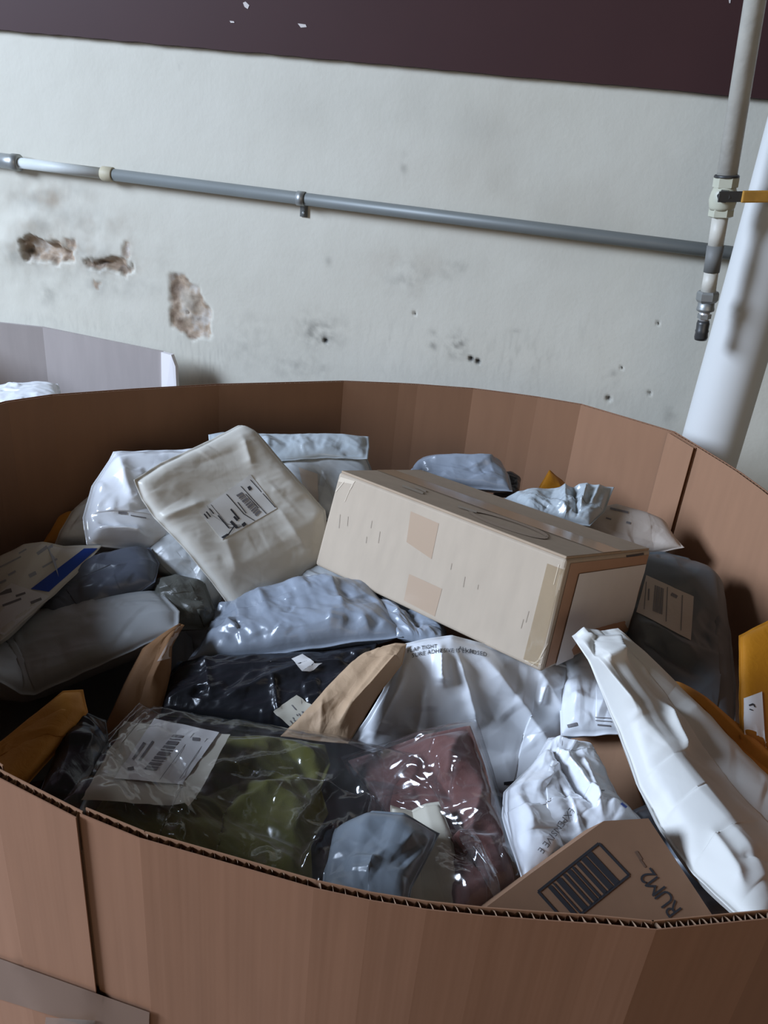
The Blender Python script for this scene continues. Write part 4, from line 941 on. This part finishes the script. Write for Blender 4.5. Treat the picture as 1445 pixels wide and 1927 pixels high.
parts.append(patch('end_flap', B, [(1073, 1060), (1220, 1044), (1181, 1186), (1025, 1256)], plain('end_flap_board', (.42, .25, .16), .7, noise=.08), off=.0007, nu=6, nv=6).o)
lab = patch('label', B, [(1087, 1079), (1213, 1061), (1176, 1194), (1043, 1250)], M['paper'], off=.0018, nu=12, nv=10, wave=.0012); parts.append(lab.o)
for qd in ([(773, 962), (826, 985), (812, 1052), (765, 1020)], [(770, 1080), (832, 1108), (818, 1160), (760, 1130)]):
    parts.append(patch('tape', B, qd, plain('faded_tape', (.43, .31, .215), .35), off=.0003, nu=4, nv=4, skirt=False).o)
parts.append(patch('tape', B, [(1030, 1060), (1062, 1072), (1012, 1255), (985, 1240)], M['cleartape'], off=.0006, nu=8, nv=14, wave=.0004, seed=2).o)
fm = []
rng = random.Random(5)
for (x, y, L_, an) in [(640, 968, 26, 95), (655, 972, 18, 95), (700, 980, 14, 100), (715, 1000, 22, 98), (690, 1010, 12, 96), (850, 1060, 12, 100), (875, 1085, 20, 100), (900, 1100, 9, 100), (995, 1150, 22, 105), (985, 1165, 18, 105)]:
    a = math.radians(an); fm.append(line(x, y, x + L_ * math.cos(a), y + L_ * math.sin(a), 1.5))
parts.append(marks('print', B, fm, M['inkfaint'], .0004))
tm = [line(*pxline(.22, .22), *pxline(.32, .22), 4), line(*pxline(.24, .32), *pxline(.30, .30), 3), line(*pxline(.48, .22), *pxline(.55, .25), 4)]
parts.append(marks('print', TopB, tm, M['inkfaint'], .0004))
sm_ = [pxline(.68 + .15 * math.cos(t), .25 + .13 * math.sin(t)) for t in np.linspace(0, 2 * math.pi, 29)]
parts.append(marks('oval_stamp', TopB, [line(*sm_[i], *sm_[i + 1], 5) for i in range(28)], plain('stamp_ink', (.37, .27, .19), .7), .0003, 1))
finish('shipping_carton', 'long worn brown carton with a white end label, on top of the pile', 'box', B, parts)

# barcoded carton corner at the front right
def prism(name, px, mat, depth, plane=None):
    if plane:
        q0, nr0 = at_y(*plane[0]), np.array(plane[1]); nr0 = nr0 / np.linalg.norm(nr0)
        P = [C + ray(p[0], p[1]) * (((q0 - C) @ nr0) / (ray(p[0], p[1]) @ nr0)) for p in px]
    else: P = [at_y(*p) for p in px]
    P = np.array(P); c0 = P.mean(0)
    nr = np.cross(P[1] - P[0], P[2] - P[0]); nr /= np.linalg.norm(nr)
    if nr @ (C - c0) < 0: nr = -nr
    # flatten to the plane of the first three points
    P = P - ((P - P[0]) @ nr)[:, None] * nr
    Q = P - nr * depth; n = len(P); v = list(P) + list(Q)
    f = [tuple(range(n)), tuple(range(2 * n - 1, n - 1, -1))] + [(i, n + i, n + (i + 1) % n, (i + 1) % n) for i in range(n)]
    ax = P[1] - P[0]; ax /= np.linalg.norm(ax); ay = np.cross(nr, ax)
    uv = [((p - P[0]) @ ax, (p - P[0]) @ ay) for p in v]
    o = mesh_obj(name, v, f, mat, smooth=False, uvs=uv)
    bm = bmesh.new(); bm.from_mesh(o.data); bmesh.ops.recalc_face_normals(bm, faces=bm.faces); bm.to_mesh(o.data); bm.free()
    B = Bag(); B.o = o; B.Y = c0[1]; B.bvh = BVHTree.FromPolygons([Vector(p) for p in P], [tuple(range(n))]); return B
B = prism('body', [(1136, 1545, .585), (1220, 1540, .585), (1385, 1790, .44), (1100, 1800, .42), (868, 1742, .45), (1000, 1643, .51)], M['carton_dark'], .045, plane=((1150, 1650, .53), (.14, -.5, .85)))
fr = [(1126, 1587), (1183, 1647), (1068, 1740), (1012, 1678)]
outl = [line(*fr[i], *fr[(i + 1) % 4], 5) for i in range(4)]
ins = [(1112, 1602), (1166, 1660), (1082, 1728), (1030, 1670)]
bc = bars([ins[0], ins[3], ins[2], ins[1]], [3.2, .8, 3, 1.2, 2.2, 1.6, 1.4, .8, 2.4, 1.2, 1.6, 1.4, 3, 1.4, 1.0, 1, 2.2])
k1 = marks('barcode', B, outl + bc, M['ink'], .0006, 1)
k2 = text('lettering', B, 'RUM2', (1284, 1713), (-.60, -.80), 43, M['ink'], off=.0006, space=.86)
k3 = marks('print', B, [line(1196, 1602, 1206, 1618, 6), line(1204, 1618, 1214, 1632, 4)], plain('brown_ink', (.17, .10, .065), .7), .0004)
finish('barcoded_carton', 'brown carton corner printed with a black barcode and RUM2 at the front rim', 'box', B, [k1, k2, k3])
# shaded carton below the shiny bag
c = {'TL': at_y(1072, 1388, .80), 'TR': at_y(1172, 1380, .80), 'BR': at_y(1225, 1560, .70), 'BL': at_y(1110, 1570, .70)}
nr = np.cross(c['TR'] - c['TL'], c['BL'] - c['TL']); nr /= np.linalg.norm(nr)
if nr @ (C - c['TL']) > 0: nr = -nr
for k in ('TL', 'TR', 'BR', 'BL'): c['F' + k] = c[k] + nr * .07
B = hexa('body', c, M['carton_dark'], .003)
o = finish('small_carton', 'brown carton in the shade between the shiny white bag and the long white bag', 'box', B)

# ------------------------------------------------------------------ tapes on the bin's outside
pv = []; pf = []
for p in gay_parts:
    if p.name.startswith('panel'):
        b0 = len(pv); pv += [Vector(v.co) for v in p.data.vertices]; pf += [tuple(b0 + i for i in f.vertices) for f in p.data.polygons]
GB = Bag(); GB.bvh = BVHTree.FromPolygons(pv, pf); GB.Y = .4
t1 = patch('tape', GB, [(-20, 1790), (285, 1898), (285, 1960), (-20, 1868)], plain('brown_tape_dark', (.175, .105, .07), .55), off=.0032, nu=14, nv=4)
t2 = patch('tape', GB, [(95, 1904), (192, 1910), (190, 1935), (92, 1930)], M['cleartape'], off=.0045, nu=8, nv=4, wave=.002)
for t in (t1, t2): put(t.o, gay)

# ------------------------------------------------------------------ lower layer of parcels seen through the gaps
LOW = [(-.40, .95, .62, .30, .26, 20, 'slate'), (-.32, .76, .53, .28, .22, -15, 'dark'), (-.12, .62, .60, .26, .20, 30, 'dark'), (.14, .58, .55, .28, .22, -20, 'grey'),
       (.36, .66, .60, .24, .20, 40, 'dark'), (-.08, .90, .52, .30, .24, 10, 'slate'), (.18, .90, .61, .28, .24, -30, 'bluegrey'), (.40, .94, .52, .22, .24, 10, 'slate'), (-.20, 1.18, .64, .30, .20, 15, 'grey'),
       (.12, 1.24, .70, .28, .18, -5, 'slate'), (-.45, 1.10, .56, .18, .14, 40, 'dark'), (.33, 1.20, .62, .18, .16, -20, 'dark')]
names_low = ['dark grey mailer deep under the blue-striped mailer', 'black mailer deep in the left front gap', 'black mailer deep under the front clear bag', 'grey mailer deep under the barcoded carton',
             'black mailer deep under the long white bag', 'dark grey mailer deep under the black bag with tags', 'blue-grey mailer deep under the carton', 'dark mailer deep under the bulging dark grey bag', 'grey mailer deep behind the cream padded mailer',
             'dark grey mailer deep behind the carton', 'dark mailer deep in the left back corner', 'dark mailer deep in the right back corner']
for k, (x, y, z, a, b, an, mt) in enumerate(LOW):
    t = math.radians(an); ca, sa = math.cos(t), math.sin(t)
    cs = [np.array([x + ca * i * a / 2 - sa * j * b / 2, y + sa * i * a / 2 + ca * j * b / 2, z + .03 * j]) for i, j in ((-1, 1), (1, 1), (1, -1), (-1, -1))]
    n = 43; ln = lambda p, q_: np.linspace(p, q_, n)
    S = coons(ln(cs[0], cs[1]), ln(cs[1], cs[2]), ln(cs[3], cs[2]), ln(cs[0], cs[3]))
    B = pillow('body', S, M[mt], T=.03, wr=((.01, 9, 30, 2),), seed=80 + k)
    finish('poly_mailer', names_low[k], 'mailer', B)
